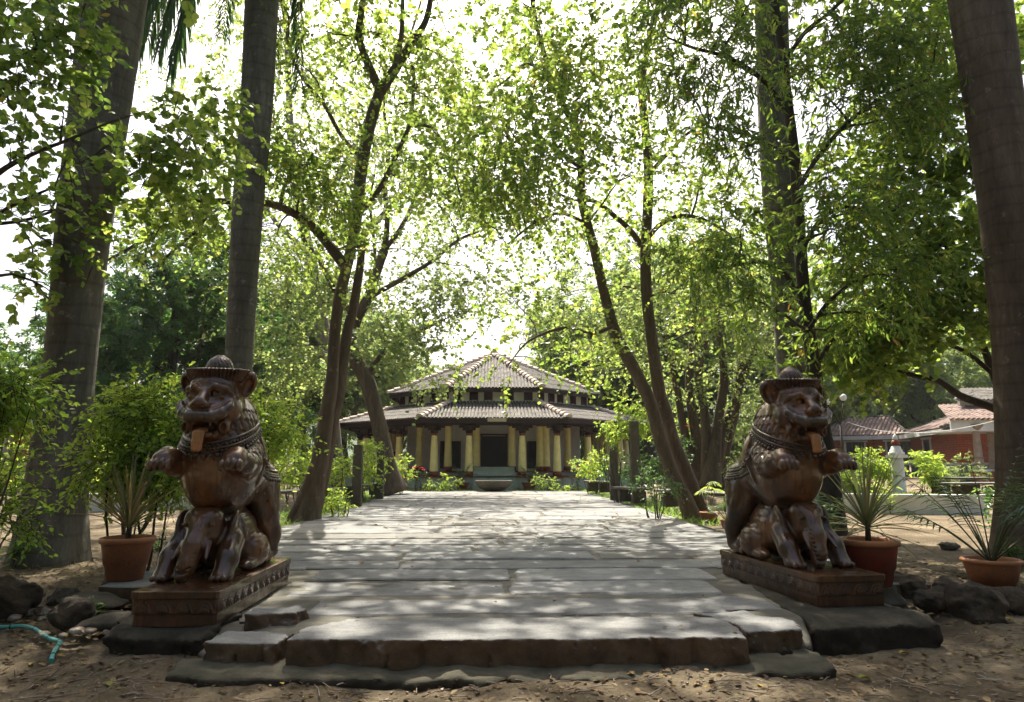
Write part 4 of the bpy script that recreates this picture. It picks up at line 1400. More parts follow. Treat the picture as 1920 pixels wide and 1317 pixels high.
# left house
g_ = .62
A0 = W(-420, 850, 27); A1 = W(70, 850, 30.5); B1 = W(300, 850, 37); B2 = W(420, 850, 41)
lh, PL_ = house('brick_house', 'red brick house glimpsed through the shrubs on the left', [((A0.x, A0.y), (A1.x, A1.y)), ((A1.x + .2, A1.y), (B1.x, B1.y)), ((B1.x + .2, B1.y), (B2.x, B2.y))], g_, 3.1, 4.0, 1.6, .9, [(0, .8, 1.5), (1, .3, 1.3), (1, .75, 1.3)])
for px, Y in ((15, 28.5), (120, 30.5), (200, 33)):
    p = W(px, 850, Y)
    mb = MB()
    mb.box((p.x, p.y, g_ + .2), (.62, .62, .62), 0, 1); mb.box((p.x, p.y, g_ + .56), (.72, .72, .10), 0, 2)
    mb.lathe((p.x, p.y, g_ + .61), [(.30, 0), (.24, .12), (.20, .5), (.16, 1.8), (.30, 2.02), (.36, 2.2)], 10, 0)
    PL_(mb, 'porch_pillar', [M['pillar_stone'], M['brick'], M['white']])
# low grey wall far behind the pavilion on the right, between the trees
mb = MB()
a = W(1180, 850, 52); b = W(1560, 850, 52)
wall_seg(mb, (a.x, a.y), (b.x, b.y), 0, 2.7, .3, 0); wall_seg(mb, (a.x, a.y - .02), (b.x, b.y - .02), 2.7, 2.95, .5, 1)
mb.build('garden_wall', [M['brick'], M['white']], label='dark red garden wall far behind the trees on the right', cat='wall')

# ---------------------------------------------------------------- white planter walls (raised beds)
def kerb_wall(pts, z0, z1, th, label):
    mb = MB(); n = len(pts)
    L_ = []; R_ = []
    for i, p in enumerate(pts):
        a = Vector(pts[max(i - 1, 0)]); b = Vector(pts[min(i + 1, n - 1)]); d = (b - a).normalized(); nn = Vector((-d.y, d.x)) * th / 2
        L_.append((p[0] + nn.x, p[1] + nn.y)); R_.append((p[0] - nn.x, p[1] - nn.y))
    mb.prism(R_ + L_[::-1], z0, z1, 0)
    return mb.build('raised_bed_wall', M['white'], label=label, cat='low wall', bevel=.015)
def arc_px(p0, p1, z, bulge, n=14):
    a = G(*p0, z); b = G(*p1, z); d = (b - a); nn = Vector((d.y, -d.x, 0)).normalized()
    out = []
    for i in range(n + 1):
        t = i / n; p = a.lerp(b, t) + nn * bulge * 4 * t * (1 - t) * 1.0
        out.append((p.x, p.y))
    return out
KR = arc_px((1520, 957), (1850, 962), .28, .5)
kerb_wall(KR, .1, .74, .18, 'low curved white wall of the raised bed on the right')
KL = arc_px((60, 960), (372, 955), .28, .35)
kerb_wall(KL, .1, .74, .18, 'low white wall of the grass bed on the left')
def bed_fill(K, name, label, depth=5.0):
    mb = MB(); mb.prism([(p[0], p[1] + .05) for p in K] + [(K[-1][0] + .5, K[-1][1] + depth), (K[0][0] - .5, K[0][1] + depth)], .1, .62)
    return mb.build(name, M['earth'], kind='structure')
bed_fill(KR, 'bed_soil', ''); bed_fill(KL, 'bed_soil', '')

# white garden pillar with finial
p = W(1688, 930, 20.5)
mb = MB()
s_ = 1.0
mb.lathe((0, 0, 0), [(.27, 0), (.27, .12), (.22, .16), (.21, 1.02), (.20, 1.18)], 24, 0)
mb.box((0, 0, 1.23), (.52, .52, .09), R(18), 0)
mb.lathe((0, 0, 1.275), [(.27, 0), (.27, .07), (.21, .09), (.21, .15), (.17, .17), (.16, .24), (.10, .27)], 24, 0)
mb.lathe((0, 0, 1.54), [(.10, 0), (.15, .05), (.15, .12), (.09, .18)], 16, 1)
mb.lathe((0, 0, 1.72), [(.08, 0), (.10, .04), (.06, .12), (.01, .19)], 16, 0)
pil = mb.build('garden_pillar', [M['white'], M['ochre']], label='round white garden pillar with red and white finial', cat='pillar', loc=(p.x, p.y, .5)); pil.scale = (.82, .82, 1)
# second smaller pillar glimpsed at the far left
# lamp post with two globes behind the right statue
p = W(1580, 850, 24)
lp = empty('lamp_post', (p.x, p.y, .5), 0, 'black lamp post with two round white globes behind the right statue', 'lamp post')
mb = MB(); mb.tube([(0, 0, 0), (0, 0, 2.4)], [.06, .035], 8); mb.tube([(0, 0, 2.35), (.1, 0, 2.8), (.18, 0, 3.25)], .018, 6); mb.tube([(0, 0, 2.35), (-.2, 0, 2.75), (-.42, 0, 3.1)], .018, 6)
mb.build('post', M['beam'], lp)
M['globe'] = plain('globe_glass', (.8, .8, .78), (.7, .7, .68), 3, .3, 0, 0)
for x, z in ((.18, 3.35), (-.42, 3.2)):
    mb = MB(); mb.lathe((x, 0, z), [(.02, -.12), (.08, -.09), (.11, -.04), (.115, .02), (.09, .08), (.04, .115), (.002, .12)], 16); mb.build('globe', M['globe'], lp)

# ---------------------------------------------------------------- stone benches and standing posts along the path
def bench(cx, cy, L, z, rz, label, grp='stone slab benches along the path edges'):
    r = empty('stone_bench', (cx, cy, z - .42), rz, label, 'bench', grp)
    mb = MB(); rough_slab(mb, -.26, .26, -L / 2, L / 2, .42, .075, 0, .015, .18, .03); mb.build('seat', M['granite_old'], r)
    for s_ in (-1, 1):
        mb = MB(); mb.box((0, s_ * (L / 2 - .35), .17), (.42, .13, .36), 0, 0, .008); mb.build('support', M['rock'], r, bevel=.01)
    return r
def bpx(pa, pb, z, label):
    """bench between two pixels of its front top edge"""
    a = G(*pa, z); b = G(*pb, z); d = b - a; L = d.length; rz = math.atan2(d.y, d.x) - math.pi / 2
    c = (a + b) / 2
    sgn = -1 if c.x < 0 else 1
    return bench(c.x + sgn * .26, c.y, L, z, rz, label)
bpx((500, 922), (655, 914), .86, 'stone slab bench by the forked tree on the left')
bpx((668, 911), (722, 905), .84, 'stone slab bench between the two posts on the left')
bpx((1145, 912), (1192, 915), .84, 'stone slab bench between the two posts on the right')
bpx((1222, 917), (1372, 925), .86, 'longest stone slab bench behind the leaning twin-stemmed tree')
bpx((1092, 901), (1128, 903), .84, 'farthest stone slab bench on the right of the path')
def post(px, pyb, zt_py, w, label):
    p = G(px, pyb, .3)
    top = W(px, zt_py, p.y).z
    mb = MB(); mb.box((0, 0, (top - .1) / 2), (w, w * .8, top + .1), 0, 0, .012, .92)
    return mb.build('stone_post', M['granite_old'], label=label, cat='stone post', group='standing stone posts beside the benches', bevel=.012, loc=(p.x, p.y, 0))
post(668, 952, 835, .28, 'rough stone post with leaves round its top at the left bench')
post(712, 937, 829, .24, 'straight grey stone post beside the curved tree trunk')
post(676, 928, 840, .26, 'dark stone post half hidden behind the left front post')
post(1152, 940, 838, .27, 'stone post with a tied wire on the right of the path')
post(1193, 946, 790, .27, 'tall stone post carrying the creeper on the right')
# ================================================================ pots and plants
M['terracotta'] = plain('terracotta_plastic', (.38, .13, .05), (.25, .10, .055), 5, .6, .12, .004, spec=.35, fine=.3)
M['redpot'] = plain('red_plastic_pot', (.26, .035, .018), (.17, .045, .025), 5, .5, .1, .003, spec=.35, fine=.25)
M['rim'] = plain('orange_rim', (.46, .18, .065), (.32, .14, .07), 6, .5, .06, .003)
M['soil'] = plain('soil', (.05, .03, .02), (.09, .06, .04), 14, .95, .8, .02)
M['bark'] = plain('bark', (.10, .075, .05), (.055, .04, .028), 7, .9, .8, .02, stretch=(1, 1, .22), fine=.4)
M['stem_green'] = plain('green_stem', (.10, .12, .04), (.07, .06, .03), 9, .7, .2, .005)

def blade_arr(P0, dirs, L, w, droop, tone, nseg=5, fold=.35):
    """strap leaves: arrays of strips"""
    V = []; F = []; T = []
    for p, d, l, ww, dr, t in zip(P0, dirs, L, w, droop, tone):
        p = Vector(p); d = Vector(d).normalized()
        side = d.cross(Vector((0, 0, 1)))
        if side.length < .05: side = Vector((1, 0, 0))
        side.normalize(); b = len(V); q = p.copy(); dd = d.copy()
        for k in range(nseg + 1):
            u = k / nseg
            wd = ww * (.55 + 1.2 * u if u < .3 else (1 - (u - .3) / .7) ** .8 * .95 + .02)
            up = side.cross(dd)
            V.append(tuple(q - side * wd * .5 + up * wd * fold)); V.append(tuple(q)); V.append(tuple(q + side * wd * .5 + up * wd * fold))
            dd = (dd + Vector((0, 0, -1)) * dr / nseg).normalized(); q = q + dd * (l / nseg)
        for k in range(nseg):
            a = b + 3 * k
            F.append((a, a + 1, a + 4, a + 3)); F.append((a + 1, a + 2, a + 5, a + 4)); T += [t, t]
    return V, F, T
def strips(name, V, F, T, mat, parent=None, **kw):
    V = np.array(V); F = np.array(F)
    return np_mesh(name, V, F.ravel(), np.arange(len(F)) * 4, np.full(len(F), 4), mat, parent, attr=np.array(T), smooth=True, **kw)

def pot(root, r, h, body, rim, z=0.0, seg=32):
    mb = MB()
    mb.lathe((0, 0, z), [(r * .62, 0), (r * .66, .01), (r * .74, h * .33), (r * .76, h * .335), (r * .78, h * .37), (r * .80, h * .375), (r * .93, h * .86), (r * .93, h * .9), (r * .80, h * .88), (r * .78, h * .8)], seg, 0)
    mb.build('pot_body', body, root)
    mb = MB(); mb.lathe((0, 0, z), [(r * .93, h * .86), (r * 1.0, h * .87), (r * 1.03, h * .93), (r * 1.0, h * .99), (r * .94, h), (r * .86, h * .985), (r * .84, h * .86)], seg, 0, caps=False)
    mb.build('rim', rim, root)
    mb = MB(); mb.lathe((0, 0, z), [(r * .8, h * .8), (r * .5, h * .83), (.01, h * .84)], seg, 0, caps=False); mb.build('soil', M['soil'], root)
def dracaena(loc, r, h, body, rim, n, L, w, label, up=(.25, 1.25), droop=.5, z=0.0, seed=1, tone=(.1, .9)):
    root = empty('potted_plant', loc, 0, label, 'potted plant')
    pot(root, r, h, body, rim)
    rr = random.Random(seed)
    P0 = []; D = []; Ls = []; Ws = []; Dr = []; T = []
    st = h + .16
    for i in range(n):
        a = i * 2.39996 + rr.uniform(-.2, .2); u = i / n
        el = up[1] * (1 - u) + up[0] * u + rr.uniform(-.12, .12)
        hz = st - .12 * u + .03
        P0.append((.02 * math.cos(a), .02 * math.sin(a), hz)); D.append((math.cos(a) * math.cos(el), math.sin(a) * math.cos(el), math.sin(el)))
        Ls.append(L * rr.uniform(.75, 1.1)); Ws.append(w * rr.uniform(.8, 1.1)); Dr.append(droop * rr.uniform(.3, 1.6) * (1 + u)); T.append(rr.uniform(*tone))
    V, F, T2 = blade_arr(P0, D, Ls, Ws, Dr, T)
    strips('leaves', V, F, T2, M['spike'], root)
    mb = MB(); mb.tube([(0, 0, h * .8), (.01, 0, st + .05)], [.03, .022], 8); mb.build('stem', M['bark'], root)
    return root
def stone_base(loc, label, sq=True):
    mb = MB()
    if sq: mb.box((0, 0, .06), (.52, .50, .18), R(8), 0, .015)
    mb.lathe((0, 0, .14), [(.26, 0), (.27, .05), (.22, .10), (.20, .13), (.20, .16), (.19, .19)], 20, 0)
    return mb.build('stone_pedestal', M['rock'], label=label, cat='pedestal', loc=loc, bevel=.012)

# left pot on its turned stone
p = G(206, 1148, .08)
stone_base((p.x, p.y + .22, .02), 'round turned stone block under the left terracotta pot')
dracaena((p.x, p.y + .22, .35), .255, .42, M['terracotta'], M['rim'], 46, .72, .032, 'terracotta pot of reddish upright spiky leaves beside the left statue', (.45, 1.5), .22, seed=4, tone=(.35, 1))
# right pot
p = G(1672, 1165, .06)
stone_base((p.x, p.y + .26, 0.02), 'carved stone column base under the dark red pot')
dracaena((p.x - .03, p.y + .24, .34), .275, .44, M['redpot'], M['rim'], 62, .82, .026, 'dark red pot with orange rim holding a wide spray of thin sword leaves', (-.05, 1.45), .30, seed=9, tone=(.1, .6))

def arching_palm(root, base, n, L, seed=3, leaf=.22, spread=.9, mat='frond', stalk=.5):
    """feathery palm: arching stalks with leaflets"""
    rr = random.Random(seed)
    P0 = []; D = []; Ls = []; Ws = []; Dr = []; T = []; mb = MB()
    for i in range(n):
        a = rr.uniform(0, 2 * math.pi); el = rr.uniform(.7, 1.4)
        d = Vector((math.cos(a) * math.cos(el), math.sin(a) * math.cos(el), math.sin(el))); q = Vector(base); pts = [q.copy()]
        l = L * rr.uniform(.7, 1.1); ns = 14
        tn = rr.uniform(.1, .8)
        for k in range(ns):
            d = (d + Vector((0, 0, -1)) * spread * 1.5 / ns * (k / ns)).normalized(); q = q + d * l / ns; pts.append(q.copy())
            if k / ns > stalk:
                sd = d.cross(Vector((0, 0, 1))).normalized(); u = (k / ns - stalk) / (1 - stalk)
                for s_ in (-1, 1):
                    P0.append(tuple(q)); D.append(tuple((sd * s_ * .9 + d * .55 + Vector((0, 0, -.15)) + Vector((rr.uniform(-.15, .15),) * 3))))
                    Ls.append(leaf * (1.1 - .5 * u)); Ws.append(.028); Dr.append(.5); T.append(min(1, max(0, tn + rr.uniform(-.2, .2))))
        mb.tube(pts, [.009 - .006 * k / ns for k in range(ns + 1)], 4, caps=False)
    V, F, T2 = blade_arr(P0, D, Ls, Ws, Dr, T, 3)
    strips('leaves', V, F, T2, M[mat], root); mb.build('stems', M['stem_green'], root)
# areca in the wide pot behind the dark stones
p = G(1857, 1112, .12)
r = empty('potted_palm', (p.x + .12, p.y + .1, .13), 0, 'feathery green palm in a wide terracotta pot behind the dark boulders', 'potted plant')
pot(r, .29, .34, M['terracotta'], M['rim']); arching_palm(r, (0, 0, .28), 26, 1.25, 5, .26)
# small pots
def small_pot(px, py, z, rad, h, label, n=10, L=.35, kind='palm', seed=2):
    p = G(px, py, z)
    r = empty('potted_plant', (p.x, p.y + rad, z - .02), 0, label, 'potted plant', None)
    pot(r, rad, h, M['terracotta'], M['rim'], seg=20)
    if kind == 'palm': arching_palm(r, (0, 0, h * .8), n, L, seed, L * .35)
    else:
        rr = random.Random(seed); P0 = []; D = []; Ls = []; Ws = []; Dr = []; T = []; mb = MB()
        for i in range(n):     # fan leaves
            a = rr.uniform(0, 6.28); t = Vector((math.cos(a) * .18, math.sin(a) * .18, h + L * rr.uniform(.5, 1.0))); mb.tube([(0, 0, h * .8), t], .006, 4)
            u = Vector((math.cos(a), math.sin(a), .1)); s_ = u.cross(Vector((0, 0, 1))).normalized()
            for k in range(9):
                an = (k - 4) * .36; P0.append(tuple(t)); D.append(tuple(u * math.cos(an) + s_ * math.sin(an))); Ls.append(.22); Ws.append(.03); Dr.append(.7); T.append(rr.uniform(.3, .9))
        V, F, T2 = blade_arr(P0, D, Ls, Ws, Dr, T, 3); strips('leaves', V, F, T2, M['leaf_bright'], r); mb.build('stems', M['stem_green'], r)
small_pot(1336, 983, .25, .20, .26, 'small terracotta pot with a pale fan palm right of the leaning trunks', 7, .7, 'fan', 6)
small_pot(1368, 993, .25, .13, .20, 'smallest terracotta pot with thin grassy leaves beside the right statue', 9, .5, 'palm', 3)
small_pot(1560, 1046, .25, .16, .22, 'terracotta pot with drooping leaves at the foot of the tree behind the right statue', 12, .7, 'palm', 8)
small_pot(742, 912, .33, .26, .45, 'brown pot standing beside the curved tree on the left path edge', 8, .4, 'palm', 12)
# potted cycad-like ferns on the pavilion plinth
for px, nm in ((866, 'left'), (992, 'right')):
    p = W(px, 905, 32.0)
    r = empty('potted_fern', (p.x, p.y, .36), 0, 'dark green fern in a low pot on the %s of the pavilion stairs' % nm, 'potted plant')
    pot(r, .36, .3, M['terracotta'], M['ochre'], seg=16); arching_palm(r, (0, 0, .3), 22 if nm == 'right' else 12, .95, 31, .2, 1.3)
# red flowering plants
M['petal'] = leaf_mat('red_petal', [(0, (.45, .02, .03)), (1, (.55, .05, .06))], [(0, (.6, .03, .03)), (1, (.7, .08, .08))], .4)
def shrub(name, loc, r, n, size, mat, label, kind='oval', cat='shrub', stems=7, tl=.25, grp=None, tone=.45, nl=8, droop=.2, hgt=None, flowers=0, base_r=.15, flat=.6):
    """loc: ground point; r: radii of the crown; hgt: crown centre height"""
    root = empty(name, loc, 0, label, cat, grp)
    cr = Crown(); hgt = hgt or r[2]
    sk = []
    for i in range(stems):
        a = rnd.uniform(0, 6.28); e = Vector((math.cos(a) * r[0] * rnd.uniform(.2, .8), math.sin(a) * r[1] * rnd.uniform(.2, .8), hgt + r[2] * rnd.uniform(-.3, .7)))
        b = Vector((math.cos(a) * base_r, math.sin(a) * base_r, 0))
        pp = curve_pts(b, e, 6, wob=.06); w0 = .012 + .006 * max(r)
        cr.mb.tube(pp, [w0 * (1 - .8 * k / 6) for k in range(7)], 5, caps=False)
        sk += [(q, w0 * .4) for q in pp[2:]]
    nb = max(6, int(9 * max(r)))
    for i in range(nb):
        v = rvec(1)[0] * rnd.uniform(.35, .95)
        c = Vector((v[0] * r[0], v[1] * r[1], hgt + v[2] * r[2]))
        k = min(r) * .38
        blob(cr, sk, c, (k * 1.2, k * 1.2, k), n / nb, size, nl, tl, 5, .012, droop, True, tone, flat)
    cr.build(kind, M[mat], root, 'foliage')
    cr.mb.build('stems', M['bark'], root)
    if flowers:
        P0 = []; D = []
        mbx = MB()
        for i in range(flowers):
            q = Vector((rnd.uniform(-r[0], r[0]), rnd.uniform(-r[1], r[1]), hgt + r[2] * rnd.uniform(.8, 1.15)))
            for k in range(7):
                a = k * .9; P0.append(tuple(q)); D.append((math.cos(a), math.sin(a), rnd.uniform(0, .8)))
        n_ = len(P0)
        V, F, T2 = blade_arr(P0, D, [.10] * n_, [.07] * n_, [.6] * n_, [rnd.random() for _ in range(n_)], 2); strips('flowers', V, F, T2, M['petal'], root)
    return root
# ================================================================ trees
def trunk_mat(name, a, b, c, rings=False, zs=1.0):
    m, nt, N, L, P = new_mat(name)
    n1 = noise(nt, 1.6, 6, .65, stretch=(1, 1, .25 if not rings else .18))
    col = ramp(nt, n1, [(.3, a), (.5, b), (.7, c)])
    n2 = noise(nt, 18, 6, .75, stretch=(1, 1, .25))
    col = mixc(nt, .8, col, ramp(nt, n2, [(.3, (.6, .58, .55)), (.65, (1.12, 1.1, 1.08))]), 'MULTIPLY')
    h = n2
    if rings:
        w = N.new('ShaderNodeTexWave'); w.wave_type = 'BANDS'; w.bands_direction = 'Z'; w.inputs['Scale'].default_value = 1.1 * zs; w.inputs['Distortion'].default_value = 6.0
        w.inputs['Detail'].default_value = 3; w.inputs['Detail Scale'].default_value = .6
        tc = N.new('ShaderNodeTexCoord'); L.new(tc.outputs['Object'], w.inputs['Vector'])
        rg = ramp(nt, w.outputs['Fac'], [(.0, (.72, .70, .68)), (.12, (1, 1, 1)), (1, (1.03, 1.03, 1.03))])
        col = mixc(nt, .7, col, rg, 'MULTIPLY')
        h = mixc(nt, .2, n2, w.outputs['Fac'])
    # lichen patches and long stains
    st = ramp(nt, noise(nt, 2.6, 5, .6, stretch=(1, 1, .12), dist=.5), [(.42, (1, 1, 1)), (.62, (.55, .52, .48))])
    col = mixc(nt, .7, col, st, 'MULTIPLY')
    lc = ramp(nt, noise(nt, 5.5, 8, .7), [(.60, (0, 0, 0)), (.66, (1, 1, 1))])
    col = mixc(nt, mixc(nt, 1, lc, (.35, .35, .35), 'MULTIPLY'), col, tuple(min(.45, x * 1.5 + .03) for x in c))
    L.new(col, P.inputs['Base Color']); P.inputs['Roughness'].default_value = .85; P.inputs['Specular IOR Level'].default_value = .25
    bump(nt, h, P, .8, .03)
    return m
M['palm_trunk'] = trunk_mat('palm_trunk', (.085, .078, .062), (.15, .138, .112), (.24, .225, .19), True)
M['palm_trunk_brown'] = trunk_mat('palm_trunk_brown', (.085, .055, .035), (.14, .10, .07), (.21, .165, .12), True)
M['bark_brown'] = trunk_mat('bark_brown', (.07, .05, .033), (.13, .095, .065), (.21, .165, .115))
M['bark_dark'] = trunk_mat('bark_dark', (.03, .024, .018), (.06, .048, .036), (.10, .08, .06))
M['bark_grey'] = trunk_mat('bark_grey', (.14, .12, .10), (.22, .19, .16), (.32, .28, .24))
M['twig'] = plain('twig_bark', (.08, .06, .04), (.04, .03, .02), 9, .9, .2, .005)
M['pod'] = plain('dry_pod', (.035, .022, .015), (.06, .04, .025), 8, .8, .2, .005)

CAMP = Vector((0, 0, CAMZ))

def fronds(root, top, specs, nleaf=70, leaf=.75, seed=1, name='frond', tone=(.05, .6)):
    """specs: (azimuth deg, reach, rise, drop); each frond a child with its leaflets"""
    rr = random.Random(seed)
    for az, reach, rise, drop in specs:
        a = R(az); h = Vector((math.cos(a), math.sin(a), 0)); P0 = []; D = []; Ls = []; Ws = []; Dr = []; T = []
        pts = []
        for k in range(21):
            u = k / 20
            pts.append(Vector(top) + h * reach * (u ** .85) * (1 - .12 * u * u) + Vector((0, 0, rise * math.sin(min(1, u * 1.7) * math.pi / 2) - (drop + rise) * max(0, u - .25) ** 1.7 * 1.65)))
        for i in range(nleaf):
            u = .12 + .88 * i / nleaf; f = u * 20; k = min(19, int(f)); p = pts[k].lerp(pts[k + 1], f - k); t = (pts[k + 1] - pts[k]).normalized()
            s_ = t.cross(Vector((0, 0, 1))).normalized()
            for q in (-1, 1):
                for z_ in (rr.uniform(-.5, .1), rr.uniform(.1, .6)):
                    P0.append(tuple(p)); D.append(tuple(s_ * q * .8 + t * .7 + Vector((rr.uniform(-.15, .15), rr.uniform(-.15, .15), z_ - .2))))
                    Ls.append(leaf * (1.1 - .55 * abs(u - .4)) * rr.uniform(.8, 1.1)); Ws.append(.042); Dr.append(rr.uniform(1.4, 2.6)); T.append(rr.uniform(*tone))
        V, F, T2 = blade_arr(P0, D, Ls, Ws, Dr, T, 4)
        fr = strips(name, V, F, T2, M['frond'], root)
        mb = MB(); mb.tube(pts, [.035 - .03 * k / 20 for k in range(21)], 5); mb.build('midrib', M['stem_green'], fr)

def palm(name_label, pix, Y, mat, root_flare=True, fr=None, leaf=.75, seed=1, toph=None):
    r = empty('royal_palm', (0, 0, 0), 0, name_label, 'palm tree')
    mb = MB(); sk = traced(mb, pix, Y, 32, 12, .008)
    if root_flare:
        b0 = sk[0][0]; rr = sk[0][1]
        for i in range(90):     # exposed rootlets round the foot
            a = rnd.uniform(math.pi * .9, 2.1 * math.pi); q = b0 + Vector((math.cos(a), math.sin(a), 0)) * rr * .97
            z = rnd.uniform(.05, .3)
            mb.tube([q + Vector((0, 0, z)), q + Vector((math.cos(a) * .05, math.sin(a) * .05, z * .4)), q + Vector((math.cos(a) * .12, math.sin(a) * .12, -.05))], [.006, .012, .012], 4, caps=False)
    base = Vector((sk[0][0].x, sk[0][0].y, 0))
    top = sk[-1][0]
    # green crownshaft
    cs = MB(); cs.tube([top, top + Vector((0, 0, .6)), top + Vector((0, 0, 1.3)), top + Vector((0, 0, 1.6))], [sk[-1][1] * .95, sk[-1][1] * .9, sk[-1][1] * .5, .06], 16)
    for m_ in (mb, cs): m_.v = [(x - base.x, y - base.y, z) for x, y, z in m_.v]
    r.location = base
    mb.build('trunk', mat, r); cs.build('crownshaft', M['stem_green'], r)
    if fr: fronds(r, tuple(top - base + Vector((0, 0, 1.4))), fr, 80, leaf, seed)
    return r, sk

allr = [(a, 2.9, .8, 1.4) for a in range(0, 360, 40)]
palm('thick grey royal palm with flared foot at the far left', [(85, 1088, 175), (92, 1050, 140), (102, 960, 112), (112, 860, 100), (125, 740, 90), (140, 600, 86), (158, 420, 92), (188, 200, 100), (214, 0, 108), (228, -110, 106), (242, -260, 98), (250, -380, 88)], 9.6, M['palm_trunk'], True, allr, seed=2)
palm('slender grey palm rising behind the left statue', [(440, 1000, 82), (441, 950, 60), (443, 850, 54), (447, 690, 50), (452, 600, 50), (464, 400, 55), (481, 200, 58), (491, 0, 60), (497, -100, 58)], 13, M['palm_trunk'], False,
     [(195, 2.9, .5, 3.6), (188, 2.6, .5, 4.0), (204, 2.5, .5, 4.3), (172, 2.8, .6, 3.4), (222, 2.0, .5, 4.2), (185, 1.9, .4, 4.4), (215, 2.3, .5, 3.9), (180, 2.3, .4, 3.9), (160, 2.4, .5, 3.4), (232, 2.6, .7, 3.2), (100, 2.4, .6, 3.2), (60, 1.3, .5, 3.9), (20, 3.4, .9, 1.4), (-45, 3.0, .9, 1.3), (-85, 2.8, .9, 1.0), (130, 2.8, .8, 2.2), (-10, 4.3, .9, 2.5)], .75, 5)
palm('brown royal palm at the far right edge', [(1935, 1075, 150), (1930, 1000, 120), (1926, 900, 100), (1913, 700, 86), (1908, 600, 88), (1890, 400, 92), (1864, 200, 94), (1837, 0, 100), (1822, -120, 98), (1800, -300, 88)], 9.2, M['palm_trunk_brown'], True, allr, seed=8)
palm('tall pale palm rising behind the right statue', [(1500, 1010, 84), (1497, 940, 66), (1490, 800, 58), (1484, 660, 56), (1480, 560, 60), (1464, 380, 64), (1452, 200, 60), (1446, 0, 58), (1443, -110, 54)], 14, M['palm_trunk'], False,
     [(a, 2.9, .9, 1.5) for a in range(10, 360, 40)], seed=11)

def px_blobs(cr, sk, lst, size, nl=10, tl=.45, mul=1.0, **kw):
    for q in lst:
        px, py, Y, rad, n = q[:5]; n *= mul
        c = W(px, py, Y)
        blob(cr, sk, c, (rad, rad, rad * .75), n, size, nl, tl, **kw)

def pods(sk_pts, n, L, parent, off_=None, name='seed_pods'):
    mb = MB()
    for i in range(n):
        p = Vector(tuple(sk_pts[rnd.randrange(len(sk_pts))])) + Vector((rnd.gauss(0, .12), rnd.gauss(0, .12), rnd.gauss(0, .08)))
        l = L * rnd.uniform(.6, 1.2); b = Vector((rnd.gauss(0, .04), rnd.gauss(0, .04), 0))
        mb.tube([p, p + b + Vector((0, 0, -l * .5)), p + b * 1.6 + Vector((0, 0, -l))], [.004, .008, .003], 4, caps=False)
    o = mb.build(name, M['pod'], parent); 
    if n > 100: o['kind'] = 'stuff'
    return o

def finish(label, mb, cr, leafkind, leafmat, barkmat, base, cat='tree', group=None, npods=0, podL=.25, name='tree'):
    r = empty(name, base, 0, label, cat, group)
    bx, by, bz = base
    mb.v = [(x - bx, y - by, z - bz) for x, y, z in mb.v]
    cr.mb.v = [(x - bx, y - by, z - bz) for x, y, z in cr.mb.v]
    cr.P = [p - np.array([bx, by, bz]) for p in cr.P]
    if mb.v: mb.build('trunk', M[barkmat], r)
    if cr.count():
        cr.build(leafkind, M[leafmat], r)
    if cr.mb.v: cr.mb.build('twigs', M['twig'], r)
    if npods:
        P = np.concatenate(cr.P); pods([P[i] for i in rng.integers(0, len(P), 400)], npods, podL, r)
    return r

# ---- A: forked tree on the left edge of the path
mb = MB(); cr = Crown(); Y = 15.2
sk = []
sk += traced(mb, [(572, 990, 66), (578, 962, 50), (588, 920, 40), (598, 875, 34), (607, 820, 30), (614, 770, 27), (620, 734, 25), (625, 680, 22), (627, 634, 21), (635, 567, 21), (648, 510, 20), (664, 440, 20), (672, 370, 22), (680, 300, 23), (697, 220, 22), (713, 170, 20)], Y, 14)
traced(mb, [(541, 985, 18), (560, 950, 22), (580, 905, 22), (596, 850, 16), (606, 800, 8)], Y - .1, 10)
sk += traced(mb, [(592, 960, 22), (606, 900, 22), (618, 840, 20), (628, 780, 19), (638, 734, 19), (649, 634, 20), (662, 580, 18), (669, 540, 17), (675, 500, 15), (680, 450, 13)], Y + .2, 12)
sk += traced(mb, [(713, 172, 20), (692, 125, 16), (673, 70, 14), (678, 20, 12), (690, -60, 10, Y + .5), (700, -160, 8, Y + .6)], Y)
sk += traced(mb, [(713, 172, 22), (742, 128, 18), (772, 80, 15), (798, 40, 12), (812, -20, 10), (840, -120, 8)], Y)
sk += traced(mb, [(738, 132, 12), (752, 70, 10), (755, 0, 8), (750, -80, 7)], Y - .4)
sk += traced(mb, [(646, 498, 22), (615, 458, 19), (580, 420, 17), (530, 390, 15), (480, 378, 13), (430, 378, 12), (396, 380, 12), (350, 405, 10), (300, 432, 8), (250, 462, 7), (195, 492, 4)], Y - .8)
sk += traced(mb, [(393, 380, 7), (340, 374, 6), (290, 380, 5), (240, 376, 3)], Y - 1.0, 6)
sk += traced(mb, [(400, 385, 7), (370, 430, 6), (325, 470, 5), (295, 500, 4)], Y - .9, 6)
sk += traced(mb, [(525, 388, 8), (535, 345, 7), (560, 315, 5), (592, 304, 3)], Y - .8, 6)
sk += traced(mb, [(674, 398, 13), (700, 372, 11), (728, 325, 10), (748, 280, 9), (768, 232, 8), (776, 160, 7), (772, 120, 5)], Y - .3, 8)
sk += traced(mb, [(768, 236, 7), (805, 238, 6), (832, 270, 5), (850, 320, 4), (870, 390, 3)], Y - .5, 6)
sk += traced(mb, [(680, 300, 9), (640, 255, 8), (610, 200, 8), (570, 150, 7), (545, 100, 6), (535, 40, 5)], Y + .5, 7)
